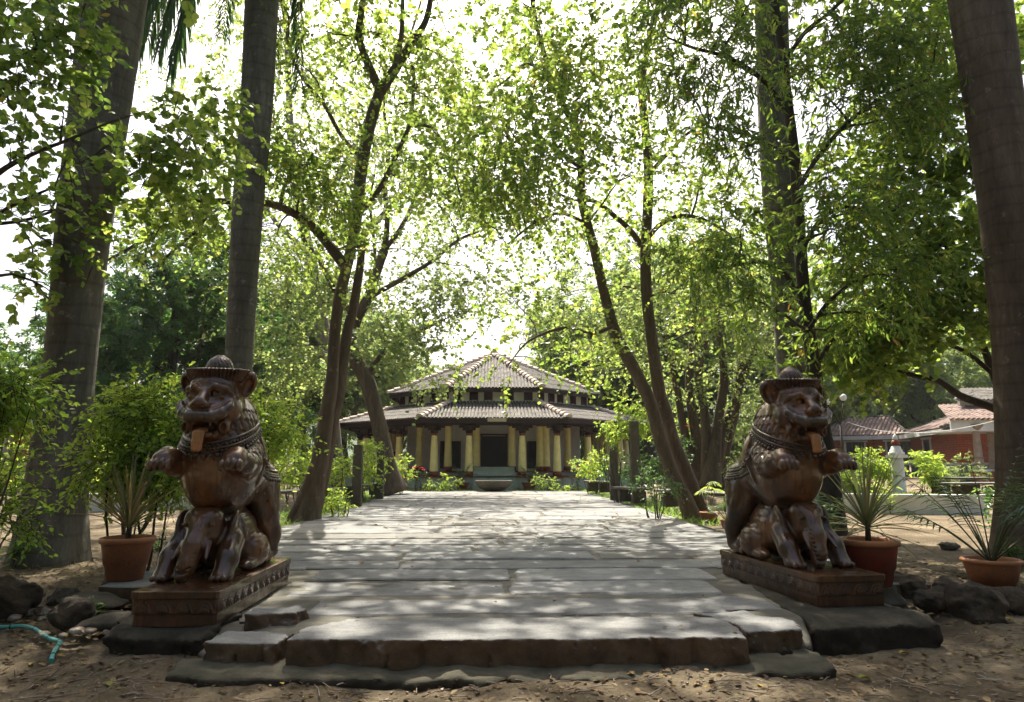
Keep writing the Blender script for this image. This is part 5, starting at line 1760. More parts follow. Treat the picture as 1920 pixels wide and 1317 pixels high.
L_A = [(560, 120, 14, .9, 330), (600, 60, 15, 1.0, 420), (650, 130, 16, 1.0, 380), (700, 60, 15, .9, 420), (740, 200, 15, .9, 360), (780, 150, 14.5, .8, 260), (820, 60, 15, .9, 260),
       (560, 240, 14, .8, 420), (610, 310, 14, .9, 560), (560, 370, 14, .8, 420), (640, 380, 15, .7, 240), (740, 330, 15, .8, 260), (800, 280, 15, .8, 220), (860, 360, 15, .7, 200),
       (450, 330, 14, .6, 260), (380, 360, 14, .6, 260), (300, 400, 14, .7, 330), (250, 440, 14, .6, 280), (420, 440, 14.2, .5, 160), (540, 300, 13.5, .7, 300), (520, 440, 15, .8, 260), (600, 470, 16, .8, 300),
       (820, 200, 16, .7, 120), (850, 120, 16, .8, 120), (690, 470, 13.5, .5, 160)]
px_blobs(cr, sk, L_A, .075, 9, .5, tone_c=.5, mul=2.2)
# its high crown above the picture, which shades the path
for x, yy, z, rad, n in ((-3.5, 13.5, 13.5, 1.8, 1700), (-1.6, 14.5, 14.5, 1.4, 600), (.3, 14.4, 14.6, 1.3, 420), (-1.2, 18.6, 13.4, 1.3, 420), (1.4, 17.4, 14, 1.3, 420), (-5.6, 11.6, 12.0, 1.4, 600), (-2.6, 12.0, 13.4, 1.5, 1300), (-3.6, 15.8, 14.5, 1.4, 500)):
    blob(cr, sk, (x, yy, z), (rad, rad, rad * .6), n, .13, 9, .5, tone_c=.5)
b = G(590, 978, .28); finish('forked tree with two fused stems leaning over the left side of the path', mb, cr, 'round', 'leaf_round', 'bark_brown', (b.x, 15.2, .2), npods=240, podL=.42)

# ---- B: curved tree farther back on the left
mb = MB(); cr = Crown(); Y = 27; sk = []
sk += traced(mb, [(742, 925, 53), (728, 880, 35), (716, 820, 30), (704, 770, 29), (690, 720, 29), (670, 680, 27), (660, 650, 24), (668, 600, 21), (690, 560, 19), (706, 510, 18), (720, 470, 18)], Y, 12)
sk += traced(mb, [(720, 472, 13), (726, 420, 10), (722, 350, 9), (728, 280, 7), (720, 200, 6), (725, 120, 4)], Y, 8)
sk += traced(mb, [(722, 468, 10), (750, 430, 9), (768, 395, 8), (785, 350, 6), (792, 300, 5)], Y, 8)
sk += traced(mb, [(706, 512, 7), (700, 440, 6), (694, 380, 5), (702, 330, 3)], Y, 6)
sk += traced(mb, [(688, 560, 11), (760, 520, 9), (810, 490, 7), (860, 450, 6), (910, 430, 4)], Y - 1, 7)
sk += traced(mb, [(690, 705, 11), (720, 660, 10), (770, 630, 8), (830, 600, 6)], Y, 7)
sk += traced(mb, [(668, 600, 11), (625, 540, 10), (600, 490, 9), (570, 450, 7), (560, 400, 5)], Y, 7)
L_B = [(720, 640, 25, 1.4, 520), (790, 680, 26, 1.4, 560), (835, 590, 25, 1.0, 250), (760, 580, 26, 1.2, 300), (830, 560, 25, 1.2, 260), (880, 500, 25, 1.3, 220), (640, 560, 27, 1.4, 420),
       (560, 520, 27, 1.5, 520), (600, 420, 27, 1.5, 420), (520, 580, 28, 1.6, 560), (740, 300, 27, 1.6, 320), (800, 380, 26, 1.2, 160), (680, 250, 27, 1.6, 360), (770, 220, 27, 1.5, 300), (620, 300, 27, 1.6, 360), (560, 650, 27, 1.5, 700), (480, 420, 29, 1.7, 600), (640, 420, 28, 1.5, 500), (900, 560, 30, 1.5, 300), (960, 430, 30, 1.6, 350), (470, 250, 22, 1.3, 300), (460, 100, 20, 1.2, 300), (560, 60, 22, 1.3, 350), (640, 200, 22, 1.2, 300), (860, 250, 24, 1.3, 260), (780, 480, 28, 1.3, 220), (540, 700, 30, 1.5, 700), (500, 500, 30, 1.6, 600)]
px_blobs(cr, sk, L_B, .12, 8, .6, tone_c=.55, mul=2.0)
for x, yy, z, rad, n in ((-2.5, 24, 12, 1.8, 700), (0, 27, 13, 1.8, 500), (-1.5, 31, 13, 1.8, 600)):
    blob(cr, sk, (x, yy, z), (rad, rad, rad * .6), n, .14, 9, .5, tone_c=.5)
finish('curved tree with a bent trunk standing left of the pavilion', mb, cr, 'round', 'leaf_far', 'bark_brown', (W(740, 925, 27).x, 27, .25), npods=200, podL=.45)

# ---- H: tall airy tree behind, whose fine leaves fill the sky between the trunks
mb = MB(); cr = Crown(); Y = 33; sk = []
sk += traced(mb, [(628, 925, 40), (622, 800, 30), (610, 650, 26), (585, 500, 22), (560, 380, 18), (545, 250, 14), (540, 120, 10), (530, 0, 6)], Y, 10)
sk += traced(mb, [(600, 580, 16), (660, 470, 13), (740, 380, 10), (820, 300, 8), (900, 240, 5)], Y, 7)
sk += traced(mb, [(570, 430, 12), (640, 320, 10), (700, 200, 8), (760, 90, 6), (790, 0, 4)], Y, 7)
sk += traced(mb, [(575, 470, 12), (520, 420, 9), (470, 350, 7), (410, 300, 5), (350, 280, 3)], Y, 7)
for i in range(75):
    px = rnd.uniform(250, 960); py = rnd.uniform(10, 560)
    if px > 760 and py < 160: continue
    blob(cr, sk, W(px, py, Y + rnd.uniform(-2, 2)), (1.1, 1.1, .8), 230, .115, 8, .6, tone_c=.5, limb_r=.02, twigs=False)
finish('tall airy tree with fine leaves standing between the forked tree and the curved tree', mb, cr, 'round', 'leaf_far', 'bark_grey', (W(628, 925, 33).x, 33, .25), npods=200, podL=.5)

# ---- C: leaning tree with two stems on the right of the path
mb = MB(); cr = Crown(); Y = 15.8; sk = []
sk += traced(mb, [(1308, 990, 56), (1296, 965, 36), (1282, 930, 28), (1265, 900, 26), (1252, 865, 25), (1238, 825, 25), (1224, 770, 24), (1210, 734, 24), (1185, 685, 23), (1157, 634, 23), (1142, 585, 20), (1129, 534, 18), (1115, 470, 18), (1100, 415, 17), (1090, 370, 16), (1090, 310, 14), (1086, 260, 12), (1062, 210, 11), (1042, 160, 10), (1020, 100, 9), (1002, 30, 8), (990, -60, 7)], Y, 14)
sk += traced(mb, [(1318, 980, 34), (1309, 945, 26), (1292, 900, 26), (1276, 860, 24), (1264, 830, 23), (1248, 770, 22), (1236, 734, 24), (1222, 634, 21), (1213, 560, 21), (1210, 480, 20), (1214, 400, 19), (1216, 320, 18), (1210, 240, 16), (1204, 170, 14), (1214, 90, 12), (1234, 10, 11), (1245, -80, 10), (1250, -180, 8)], Y + .3, 14)
sk += traced(mb, [(1203, 462, 13), (1180, 430, 11), (1148, 402, 10), (1115, 378, 8), (1080, 376, 5), (1040, 360, 4)], Y, 8)
sk += traced(mb, [(1152, 612, 9), (1110, 625, 8), (1070, 615, 7), (1030, 622, 6), (985, 645, 4), (950, 690, 2)], Y - .2, 6)
sk += traced(mb, [(1215, 445, 11), (1240, 420, 9), (1275, 405, 8), (1320, 412, 6), (1370, 440, 4)], Y - .4, 7)
sk += traced(mb, [(1062, 212, 8), (1020, 140, 7), (985, 120, 6), (950, 150, 4), (920, 170, 3)], Y - .6, 6)
sk += traced(mb, [(1095, 320, 8), (1040, 280, 7), (1000, 250, 5), (960, 270, 4)], Y - .8, 6)
sk += traced(mb, [(1214, 330, 9), (1250, 290, 8), (1290, 250, 6), (1330, 230, 4)], Y, 7)
sk += traced(mb, [(1100, 420, 7), (1050, 400, 6), (1000, 420, 5), (950, 460, 3)], Y - .5, 6)
L_C = [(900, 190, 13, .8, 520), (960, 120, 13.5, .9, 560), (980, 220, 13, .9, 800), (1050, 180, 14, .9, 800), (940, 290, 13, .9, 850), (1010, 310, 13, .9, 900), (1080, 280, 14, .9, 850), (1140, 200, 14, .9, 700), (900, 340, 14, .8, 480),
       (1130, 100, 14, 1.0, 620), (1050, 80, 14, 1.0, 650), (980, 40, 14, .9, 450), (960, 400, 14, .9, 480), (1040, 380, 13.5, .8, 620), (1150, 330, 15, .9, 620), (1180, 420, 15, .8, 520), (1280, 330, 15, .9, 560), (1300, 420, 15, .8, 480),
       (1280, 200, 15, .9, 480), (1210, 60, 14.5, .9, 520), (1340, 350, 14, .8, 420), (1000, 640, 15.5, .8, 420), (1060, 660, 15.5, .7, 360), (1100, 520, 17, .8, 260), (870, 260, 14, .7, 300), (1240, 540, 15, .7, 300), (1060, 722, 16, .4, 110), (1005, 705, 16, .28, 45), (1110, 700, 16, .5, 160),
       (1290, 610, 15, .6, 260), (1380, 480, 15, .7, 300), (950, 520, 17, .9, 200)]
px_blobs(cr, sk, [(q[0] + rnd.uniform(-45, 45), q[1] + rnd.uniform(-35, 35), q[2] + rnd.uniform(-1.2, 1.2), q[3] * 1.3, q[4]) for q in L_C], .082, 9, .55, tone_c=.5, mul=1.3)
for x, yy, z, rad, n in ((3.0, 14.2, 14.5, 1.8, 1700), (5.4, 13.2, 13.8, 1.8, 1700), (2.4, 12.2, 13.2, 1.3, 800), (4.4, 11.6, 12.6, 1.6, 1500), (6.8, 15, 14.5, 2, 1500), (7.2, 11.8, 12.4, 1.6, 1500)):
    blob(cr, sk, (x, yy, z), (rad, rad, rad * .6), n, .13, 9, .5, tone_c=.5)
b = G(1316, 980, .28); finish('leaning tree with two parallel stems on the right side of the path', mb, cr, 'round', 'leaf_round', 'bark_brown', (b.x, 15.8, .2), npods=160, podL=.4)

# ---- D: many-stemmed tree behind it
mb = MB(); cr = Crown(); Y = 26; sk = []
for pix in ([(1322, 915, 44), (1312, 860, 24), (1302, 800, 18), (1292, 720, 15), (1298, 640, 13), (1306, 560, 11), (1310, 470, 8)],
            [(1332, 915, 44), (1340, 850, 24), (1348, 780, 18), (1358, 710, 16), (1350, 640, 13), (1338, 560, 10), (1340, 480, 7)],
            [(1342, 915, 40), (1360, 840, 22), (1378, 770, 18), (1388, 700, 15), (1398, 620, 12), (1392, 540, 9), (1400, 460, 6)],
            [(1385, 712, 12), (1410, 670, 10), (1440, 630, 8), (1470, 590, 5)],
            [(1316, 910, 30), (1290, 840, 17), (1276, 770, 14), (1262, 690, 12), (1240, 610, 9), (1225, 540, 6)],
            [(1336, 905, 30), (1366, 780, 16), (1400, 700, 8), (1430, 600, 6)],
            [(1328, 905, 30), (1322, 780, 16), (1310, 700, 14), (1330, 620, 10), (1370, 540, 7)]):
    sk += traced(mb, pix, Y + rnd.uniform(-.5, .5), 10)
L_D = [(1160, 560, 25, 1.4, 620), (1230, 620, 25, 1.4, 760), (1300, 560, 25, 1.5, 800), (1370, 600, 25, 1.5, 800), (1400, 520, 25, 1.4, 700), (1270, 500, 25, 1.4, 620), (1180, 650, 26, 1.3, 620), (1120, 620, 26, 1.2, 460), (1330, 700, 26, 1.1, 420),
       (1400, 700, 26, 1.1, 480), (1250, 720, 27, 1.0, 420), (1430, 620, 25, 1.2, 520), (1340, 450, 26, 1.4, 520), (1240, 430, 26, 1.4, 420), (1150, 460, 27, 1.3, 320), (1050, 560, 26, 1.2, 320), (1410, 760, 25, .9, 360), (1280, 780, 28, .8, 300)]
px_blobs(cr, sk, L_D, .15, 8, .6, tone_c=.55, mul=1.6)
finish('tree with many thin stems from one foot behind the leaning tree', mb, cr, 'oval', 'leaf_far', 'bark_brown', (W(1330, 910, 26).x, 26, .25))

# ---- E: thin dark tree with long leaves against the right palm
mb = MB(); cr = Crown(); Y = 10.9; sk = []
sk += traced(mb, [(1574, 1050, 58), (1568, 1010, 46), (1560, 950, 42), (1552, 880, 38), (1540, 800, 32), (1530, 720, 27), (1520, 650, 25), (1510, 580, 23), (1503, 500, 22), (1497, 400, 21), (1490, 300, 20), (1478, 200, 18), (1466, 100, 16), (1452, 0, 14), (1440, -100, 12)], Y, 12)
sk += traced(mb, [(1507, 565, 11), (1485, 530, 10), (1455, 500, 9), (1420, 492, 7), (1370, 500, 6), (1300, 508, 4)], Y - .4, 7)
sk += traced(mb, [(1505, 470, 10), (1525, 430, 9), (1555, 400, 8), (1590, 388, 7), (1650, 402, 5), (1700, 385, 4)], Y - .5, 7)
sk += traced(mb, [(1515, 620, 9), (1560, 560, 8), (1620, 520, 6), (1700, 500, 5), (1780, 490, 4)], Y - .6, 7)
sk += traced(mb, [(1495, 360, 10), (1530, 300, 9), (1590, 230, 8), (1660, 180, 7), (1740, 150, 5)], Y - .5, 7)
sk += traced(mb, [(1480, 215, 10), (1430, 150, 9), (1370, 110, 8), (1300, 90, 6), (1250, 70, 4)], Y - .5, 7)
sk += traced(mb, [(1470, 120, 9), (1510, 60, 8), (1560, 20, 7), (1620, -40, 5)], Y, 7)
sk += traced(mb, [(1490, 310, 8), (1440, 270, 7), (1390, 250, 6), (1330, 240, 4)], Y - .7, 6)
sk += traced(mb, [(1535, 680, 9), (1560, 640, 8), (1600, 610, 6), (1650, 590, 4)], Y - .2, 6)
L_E = [(1260, 50, 9.5, .55, 420), (1310, 110, 9.5, .55, 520), (1360, 60, 10, .6, 560), (1230, 130, 9.3, .4, 220), (1290, 20, 9.5, .5, 360), (1400, 130, 10, .6, 560), (1350, 190, 10, .5, 420), (1400, 10, 10, .6, 460),
       (1520, 120, 10.4, .45, 300), (1540, 50, 10.4, .6, 560), (1600, 110, 10.2, .6, 620), (1660, 60, 10, .6, 620), (1560, 190, 10.2, .6, 560), (1640, 200, 10, .6, 620), (1720, 130, 10, .6, 620), (1760, 50, 9.8, .6, 560), (1700, 230, 10, .55, 480),
       (1390, 290, 10, .5, 380), (1330, 260, 10, .5, 320), (1390, 430, 10, .5, 420), (1330, 470, 10, .5, 420), (1280, 500, 10, .4, 300), (1395, 480, 10, .45, 300), (1400, 560, 10.2, .5, 320), 
       (1560, 330, 10, .5, 360), (1560, 430, 9.8, .55, 420), (1620, 400, 9.8, .55, 480), (1690, 390, 9.8, .55, 420), (1600, 500, 9.8, .5, 420), (1670, 520, 9.8, .5, 420), (1740, 480, 9.8, .5, 420), (1550, 620, 10.3, .4, 260), (1620, 590, 10, .5, 360), (1480, 700, 10.5, .3, 110), ]
px_blobs(cr, sk, L_E, .135, 10, .35, mul=1.3, droop=.7, tone_c=.4, flat=.2, spread=.5)
for x, yy, z, rad, n in ((2.2, 9.6, 10.6, 1.3, 1500), (3.8, 9.0, 10.2, 1.3, 1500), (5.2, 9.6, 10.6, 1.4, 1500)):
    blob(cr, sk, (x, yy, z), (rad, rad, rad * .6), n, .15, 9, .4, tone_c=.4, droop=.6)
b = G(1574, 1050, .2); finish('thin dark long-leaved tree leaning against the palm behind the right statue', mb, cr, 'lance', 'leaf_lance', 'bark_dark', (b.x, 10.9, .15))

# ---- F: broad-leaved tree at the right, over the house
mb = MB(); cr = Crown(); Y = 12.5; sk = []
sk += traced(mb, [(1898, 1000, 34), (1895, 900, 26), (1890, 820, 24), (1888, 760, 24)], Y, 10)
sk += traced(mb, [(1888, 765, 20), (1862, 700, 15), (1840, 640, 12), (1820, 590, 10), (1790, 520, 8), (1770, 440, 7), (1760, 340, 5)], Y - .3, 9)
sk += traced(mb, [(1890, 775, 20), (1850, 760, 16), (1800, 742, 14), (1760, 715, 11), (1715, 705, 9), (1670, 690, 7), (1620, 680, 5), (1570, 690, 3)], Y - .4, 9)
sk += traced(mb, [(1860, 700, 9), (1810, 660, 8), (1750, 640, 6), (1690, 640, 4)], Y - .5, 7)
sk += traced(mb, [(1888, 762, 16), (1900, 650, 12), (1900, 500, 10), (1890, 350, 8), (1880, 200, 7), (1880, 50, 5)], Y + .3, 9)
L_F = [(1560, 560, 12.5, .7, 420), (1620, 640, 12.3, .7, 560), (1690, 600, 12, .7, 620), (1750, 560, 12, .7, 620), (1810, 500, 12, .7, 620), (1690, 650, 12, .5, 460), (1640, 680, 12, .45, 330), (1760, 610, 11.8, .5, 420), (1820, 590, 11.8, .5, 420), (1580, 640, 12.3, .6, 360),
       (1770, 420, 12, .7, 620), (1700, 460, 12.3, .7, 560), (1640, 500, 12.5, .7, 480), (1820, 360, 12, .7, 620), (1760, 300, 12, .7, 620), (1690, 330, 12.4, .7, 560), (1630, 300, 12.6, .7, 420), (1800, 220, 12, .7, 620), (1740, 190, 12.4, .7, 480), (1810, 110, 12, .7, 560),
       (1900, 120, 12.4, .7, 480), (1910, 30, 12.4, .7, 480), (1600, 400, 13, .7, 380), (1560, 470, 13, .6, 280), (1740, 10, 12.5, .8, 560), (1660, 10, 12.7, .8, 460), (1850, 560, 11.8, .5, 380), (1560, 100, 14, .9, 420), (1640, 160, 14, .9, 520), (1720, 60, 14, .9, 520), (1600, 250, 14, .9, 420), (1530, 330, 14.5, .6, 200), (1700, 260, 13.5, .8, 420)]
px_blobs(cr, sk, L_F, .10, 9, .45, tone_c=.45, mul=1.5)
finish('broad-leaved tree spreading dark branches in front of the right house', mb, cr, 'round', 'leaf_round', 'bark_dark', (W(1898, 1000, 12.5).x, 12.5, .15))

# ---- G: near tree at the far left whose branches hang into the picture
mb = MB(); cr = Crown(); sk = []
def free_limb(pts, seg=8):
    sp = smooth_path([(Vector(p[:3]), p[3]) for p in pts], 4); mb.tube([p for p, r in sp], [r for p, r in sp], seg); return sp
sk += free_limb([(-8.2, 7.6, 0, .22), (-8.0, 7.5, 2, .18), (-7.6, 7.4, 4, .15), (-7.2, 7.2, 6, .12), (-6.8, 7.0, 8, .08)], 12)
sk += traced(mb, [(-250, 560, 30, 7.4), (-120, 430, 18, 7), (-10, 330, 11, 6.8), (60, 290, 8, 6.6), (130, 262, 6, 6.5), (200, 232, 4, 6.5), (270, 210, 2, 6.6)], 7, 7)
sk += traced(mb, [(-200, 300, 24, 7.2), (-80, 190, 14, 7), (0, 130, 9, 6.8), (70, 90, 6, 6.8), (120, 60, 3, 6.8)], 7, 7)
sk += traced(mb, [(-200, 620, 20, 7.6), (-80, 480, 12, 7.4), (0, 400, 8, 7.3), (80, 360, 5, 7.3), (110, 350, 3, 7.3)], 7, 7)
L_G = [(20, 30, 6.8, .5, 420), (80, 70, 6.8, .42, 340), (30, 110, 6.8, .45, 300), (110, 30, 7, .35, 220), (60, 160, 6.8, .35, 190), (15, 190, 6.8, .4, 190), (90, 140, 6.9, .3, 150), (40, 250, 6.6, .4, 150), (110, 230, 6.5, .32, 110), (60, 290, 6.6, .3, 90),
       (180, 240, 6.5, .28, 60), (230, 215, 6.5, .22, 34), (20, 300, 6.8, .3, 70), (150, 275, 6.5, .2, 24), (60, 380, 7.3, .3, 80), (95, 365, 7.3, .28, 90), (20, 400, 7.3, .25, 30), (120, 0, 7, .35, 150), (60, -40, 7, .5, 300), (160, 335, 6.4, .14, 10)]
px_blobs(cr, sk, L_G, .08, 7, .3, tone_c=.4, mul=.75)
L_G2 = [(320, 250, 9, .45, 150), (360, 300, 9.5, .5, 260), (290, 300, 9.5, .45, 200), (400, 230, 10, .45, 160), (330, 360, 10, .5, 230), (250, 350, 9.5, .4, 170), (420, 280, 10.5, .5, 230), (100, 460, 9, .35, 120), (60, 520, 9, .22, 60), (110, 400, 9, .35, 130), (90, 560, 9.2, .2, 40), (235, 280, 9, .3, 90), (405, 170, 11, .4, 110), (240, 420, 10, .4, 160)]
sk += traced(mb, [(-220, 500, 20, 8.5), (-60, 430, 10, 9), (60, 410, 6, 9.2), (180, 360, 5, 10.3), (260, 320, 4, 10.3), (330, 280, 3, 10.0)], 9, 6)
px_blobs(cr, sk, L_G2, .10, 8, .35, tone_c=.5)
for x, yy, z, rad, n in ((-5.5, 8.0, 9.5, 1.3, 1300), (-6.8, 6.6, 8.4, 1.2, 1000), (-3.9, 8.6, 9.9, 1.1, 900)):
    blob(cr, sk, (x, yy, z), (rad, rad, rad * .6), n, .12, 9, .45, tone_c=.5)
finish('orchid tree at the far left with two-lobed leaves and hanging dark pods', mb, cr, 'round', 'leaf_round', 'bark_dark', (-8.2, 7.6, 0), npods=120, podL=.26)

# ---------------------------------------------------------------- background trees (own trunk and crown each; meshes shared between copies)
def bgtree(label, h, cw, n, size, mat, bark, kind='tuft', nb=16, low=.25):
    r = empty('tree', (0, 0, 0), 0, label, 'tree')
    mb = MB(); cr = Crown(); sk = []
    top = Vector((rnd.uniform(-.4, .4), rnd.uniform(-.4, .4), h * .75))
    pp = curve_pts((0, 0, -.3), top, 8, wob=.03)
    mb.tube(pp, [.03 * h * (1 - .8 * i / 8) for i in range(9)], 9); sk += [(q, .1) for q in pp[3:]]
    for i in range(6):
        a = i * 1.05 + rnd.uniform(-.3, .3); s0 = pp[rnd.randint(2, 6)]
        q = curve_pts(s0, s0 + Vector((math.cos(a) * cw * .6, math.sin(a) * cw * .6, h * .28)), 5); mb.tube(q, [.011 * h * (1 - .75 * k / 5) for k in range(6)], 6); sk += [(x, .06) for x in q]
    for i in range(nb):
        v = rvec(1)[0]; v[2] = v[2] * .9
        rr_ = rnd.uniform(.35, 1)
        c = Vector((v[0] * cw * rr_, v[1] * cw * rr_, h * (low + 1) / 2 + v[2] * h * (1 - low) / 2 * rr_))
        k = cw * .42
        blob(cr, sk, c, (k, k, k * .7), n / nb, size, 10, .8, 7, .05, tone_c=.5, far=True)
    cr.build(kind, M[mat], r, 'crown'); mb.v += []; mb.build('trunk', M[bark], r)
    if cr.mb.v: cr.mb.build('branches', M['bark_dark'], r)
    return r
protos = [bgtree('x', 12, 4.2, 9000, .34, 'leaf_far', 'bark_brown'), bgtree('x', 15, 4.6, 9500, .36, 'leaf_dark', 'bark_dark', low=.15), bgtree('x', 10, 3.8, 8000, .30, 'leaf_far', 'bark_grey', low=.1)]
bgs = [  # px, Y, proto, scale, label
    (300, 33, 1, .88, 'dense dark mango tree between the two left palms'),
    (205, 37, 1, .85, 'dark tree just right of the thick left palm'),
    (395, 38, 1, .85, 'lighter tree behind the slender left palm'),
    (30, 44, 2, .75, 'pale green tree at the far left above the brick house'),
    (-70, 40, 1, .7, 'dark tree cut by the left edge of the picture'),
    (500, 44, 0, 1.2, 'tree left of the forked trunk, far behind the benches'),
    (575, 50, 2, 1.5, 'far tree seen behind the forked trunk'),
    (650, 56, 0, 1.25, 'far tree behind the curved trunk left of the pavilion'),
    (740, 60, 2, 1.2, 'low far tree behind the left end of the pavilion roof'),
    (830, 66, 0, .95, 'low far tree over the left slope of the pavilion roof'),
    (930, 72, 2, 1.1, 'low far tree directly behind the pavilion apex'),
    (1020, 64, 0, .98, 'far tree behind the right slope of the pavilion roof'),
    (1095, 58, 1, .95, 'dark far tree right of the pavilion'),
    (1150, 50, 2, 1.5, 'far tree seen left of the leaning twin stems'),
    (1230, 46, 0, 1.4, 'far tree behind the leaning twin stems'),
    (1310, 54, 1, 1.3, 'tall dark tree behind the many-stemmed tree'),
    (1400, 48, 2, 1.6, 'far tree right of the many-stemmed tree'),
    (1480, 60, 0, 1.8, 'tall far tree behind the right palm'),
    (1560, 66, 1, 1.0, 'dark tree behind the lamp post'),
    (1620, 62, 2, 1.15, 'tree rising behind the left part of the right house'),
    (1690, 68, 1, 1.1, 'dark tree rising behind the middle of the right house'),
    (1760, 60, 0, 1.15, 'tree rising behind the porch of the right house'),
    (1840, 66, 1, 1.2, 'dark tree behind the upper wall of the right house'),
    (1930, 58, 2, 1.2, 'tree cut by the right edge of the picture'),
    (480, 66, 1, .95, 'distant dark tree right of the slender left palm'),
    (120, 62, 0, .8, 'distant tree hidden behind the thick left palm'),
    (1190, 74, 1, 1.0, 'distant dark tree between the pavilion and the leaning stems'),
    (860, 84, 1, .9, 'farthest dark tree left of the pavilion apex'),
    (1000, 88, 1, .95, 'farthest dark tree right of the pavilion apex'),
    (700, 80, 1, .95, 'farthest dark tree behind the curved trunk')]
used = set()
for px, Yd, pi_, sc, lab in bgs:
    o = protos[pi_] if pi_ not in used else copy_tree(protos[pi_])
    used.add(pi_)
    q = W(px, 860, Yd)
    o.location = (q.x, q.y, gz(q.x, q.y) - .1); o.rotation_euler = (0, 0, rnd.uniform(0, 6.28)); o.scale = (sc, sc, sc)
    o['label'] = lab; o['category'] = 'tree'; o['group'] = 'background trees'
# the trees of the same grove behind and beside the photographer, which keep the foreground in shade
for x, y, k, sc, lab in ((-10, -7, 0, 1.0, 'tree behind the viewpoint, to the left'), (-3, -11, 1, .9, 'dark tree straight behind the viewpoint'), (5, -9, 0, 1.0, 'tree behind the viewpoint, to the right'), (12, -3, 1, .85, 'dark tree beside the viewpoint on the right'),
        (-13, 1, 1, .85, 'dark tree beside the viewpoint on the left'), (14, 6, 0, .9, 'tree right of the viewpoint beyond the far right palm'), (-14, 9, 0, .85, 'tree left of the viewpoint beyond the orchid tree')):
    o = copy_tree(protos[k]); o.location = (x, y, 0); o.rotation_euler = (0, 0, rnd.uniform(0, 6)); o.scale = (sc,) * 3
    o['label'] = lab; o['category'] = 'tree'; o['group'] = 'background trees'
# hills and far wood
def hill(x, y):
    return 26 * math.exp(-((x + 150) / 90) ** 2) + 30 * math.exp(-((x - 120) / 110) ** 2) + 6 + 2 * math.sin(x * .05) + 1.2 * math.sin(x * .13 + y * .07)
def hillz(x, y): return -2 + hill(x, y) * max(0, min(1, (y - 130) / 110))
M['hill'] = plain('hill_wood', (.05, .08, .045), (.08, .11, .06), .25, .95, .8, .6)
grid_mesh('hills', np.arange(-420, 421, 10.0), np.arange(120, 400, 10.0), hillz, M['hill'], kind='structure')
# ================================================================ shrubs, ground cover, stones and litter
# bright shrub behind the left statue
p = G(300, 1010, .2)
shrub('shrub', (-3.95, 8.0, .15), (1.05, .6, .72), 11000, .068, 'leaf_bright', 'bushy shrub with small yellow-green leaves behind the left statue', stems=5, hgt=1.8, tl=.3, flat=.9, base_r=.12)
shrub('shrub', (-3.1, 9.6, .2), (.85, .7, .75), 5600, .07, 'leaf_bright', 'yellow-green shrub right of the left statue, before the forked tree', stems=5, hgt=1.9, tl=.3, flat=.9)
# near shrub at the left edge, in front of the palm
p = G(60, 1120, .1)
shrub('shrub', (-4.45, 5.9, .05), (.7, .5, .42), 6500, .066, 'leaf_bright', 'dark green shrub with thin bare stems in front of the thick left palm', stems=8, hgt=2.1, tl=.35, tone=.3, flat=1.2, base_r=.25, nl=12)
shrub('shrub', (-4.5, 6.3, .05), (.7, .45, .45), 1600, .055, 'leaf_bright', 'lower sprays of small leaves at the foot of the thick left palm', stems=5, hgt=1.2, tl=.3, tone=.2, flat=1.0)
# bright bushes behind the benches
def bush_px(px, py, Y, rx, rz, n, size, mat, label, **kw):
    q = W(px, py, Y); g = gz(q.x, q.y)
    return shrub('bush', (q.x, q.y, g), (rx, rx * .8, rz), n, size, mat, label, hgt=max(rz * .9, q.z - g), cat='bush', **kw)
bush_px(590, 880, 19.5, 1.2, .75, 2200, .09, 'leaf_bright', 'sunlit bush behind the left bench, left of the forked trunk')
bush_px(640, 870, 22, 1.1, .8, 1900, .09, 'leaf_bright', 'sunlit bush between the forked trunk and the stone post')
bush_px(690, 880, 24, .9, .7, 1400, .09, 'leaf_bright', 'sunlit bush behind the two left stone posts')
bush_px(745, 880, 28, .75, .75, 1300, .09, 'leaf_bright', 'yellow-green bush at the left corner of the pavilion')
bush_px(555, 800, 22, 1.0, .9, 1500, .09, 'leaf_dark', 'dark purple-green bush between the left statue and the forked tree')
bush_px(838, 908, 30.5, .55, .30, 700, .07, 'leaf_bright', 'low variegated bush left of the stone basin')
bush_px(802, 910, 30.5, .35, .22, 300, .07, 'leaf_bright', 'tiny bush beside a white stone left of the stairs')
bush_px(1022, 906, 30.5, .6, .34, 800, .07, 'leaf_bright', 'low variegated bush right of the stone basin')
bush_px(1062, 912, 30.3, .35, .22, 300, .08, 'leaf_bright', 'small yellow-leaved plant at the right end of the path')
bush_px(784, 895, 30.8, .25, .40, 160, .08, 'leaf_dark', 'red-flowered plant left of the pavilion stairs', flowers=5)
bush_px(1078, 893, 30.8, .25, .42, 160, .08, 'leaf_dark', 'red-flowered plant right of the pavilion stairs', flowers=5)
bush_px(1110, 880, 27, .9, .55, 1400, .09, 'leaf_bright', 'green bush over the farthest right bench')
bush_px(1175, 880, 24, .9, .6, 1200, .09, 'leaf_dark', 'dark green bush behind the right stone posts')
bush_px(1160, 785, 21.5, 1.2, .55, 1700, .11, 'leaf_bright', 'light green creeper spreading over the tall stone post', kind='oval')
bush_px(1240, 850, 24, 1.0, .9, 1300, .10, 'leaf_dark', 'dark bush between the stone post and the leaning stems', flowers=4)
bush_px(1390, 780, 29, 1.2, 1.1, 1900, .12, 'leaf_far', 'pale leafy bush behind the many-stemmed tree')
bush_px(1400, 870, 24, .9, .7, 900, .09, 'leaf_far', 'pale dry bush beside the right statue')
bush_px(1255, 800, 30, .9, .8, 900, .12, 'leaf_bright', 'bright bush seen between the leaning and the many-stemmed tree')
bush_px(1620, 895, 21.2, 1.05, .70, 3600, .09, 'leaf_bright', 'yellow-green bush on the raised bed left of the white pillar')
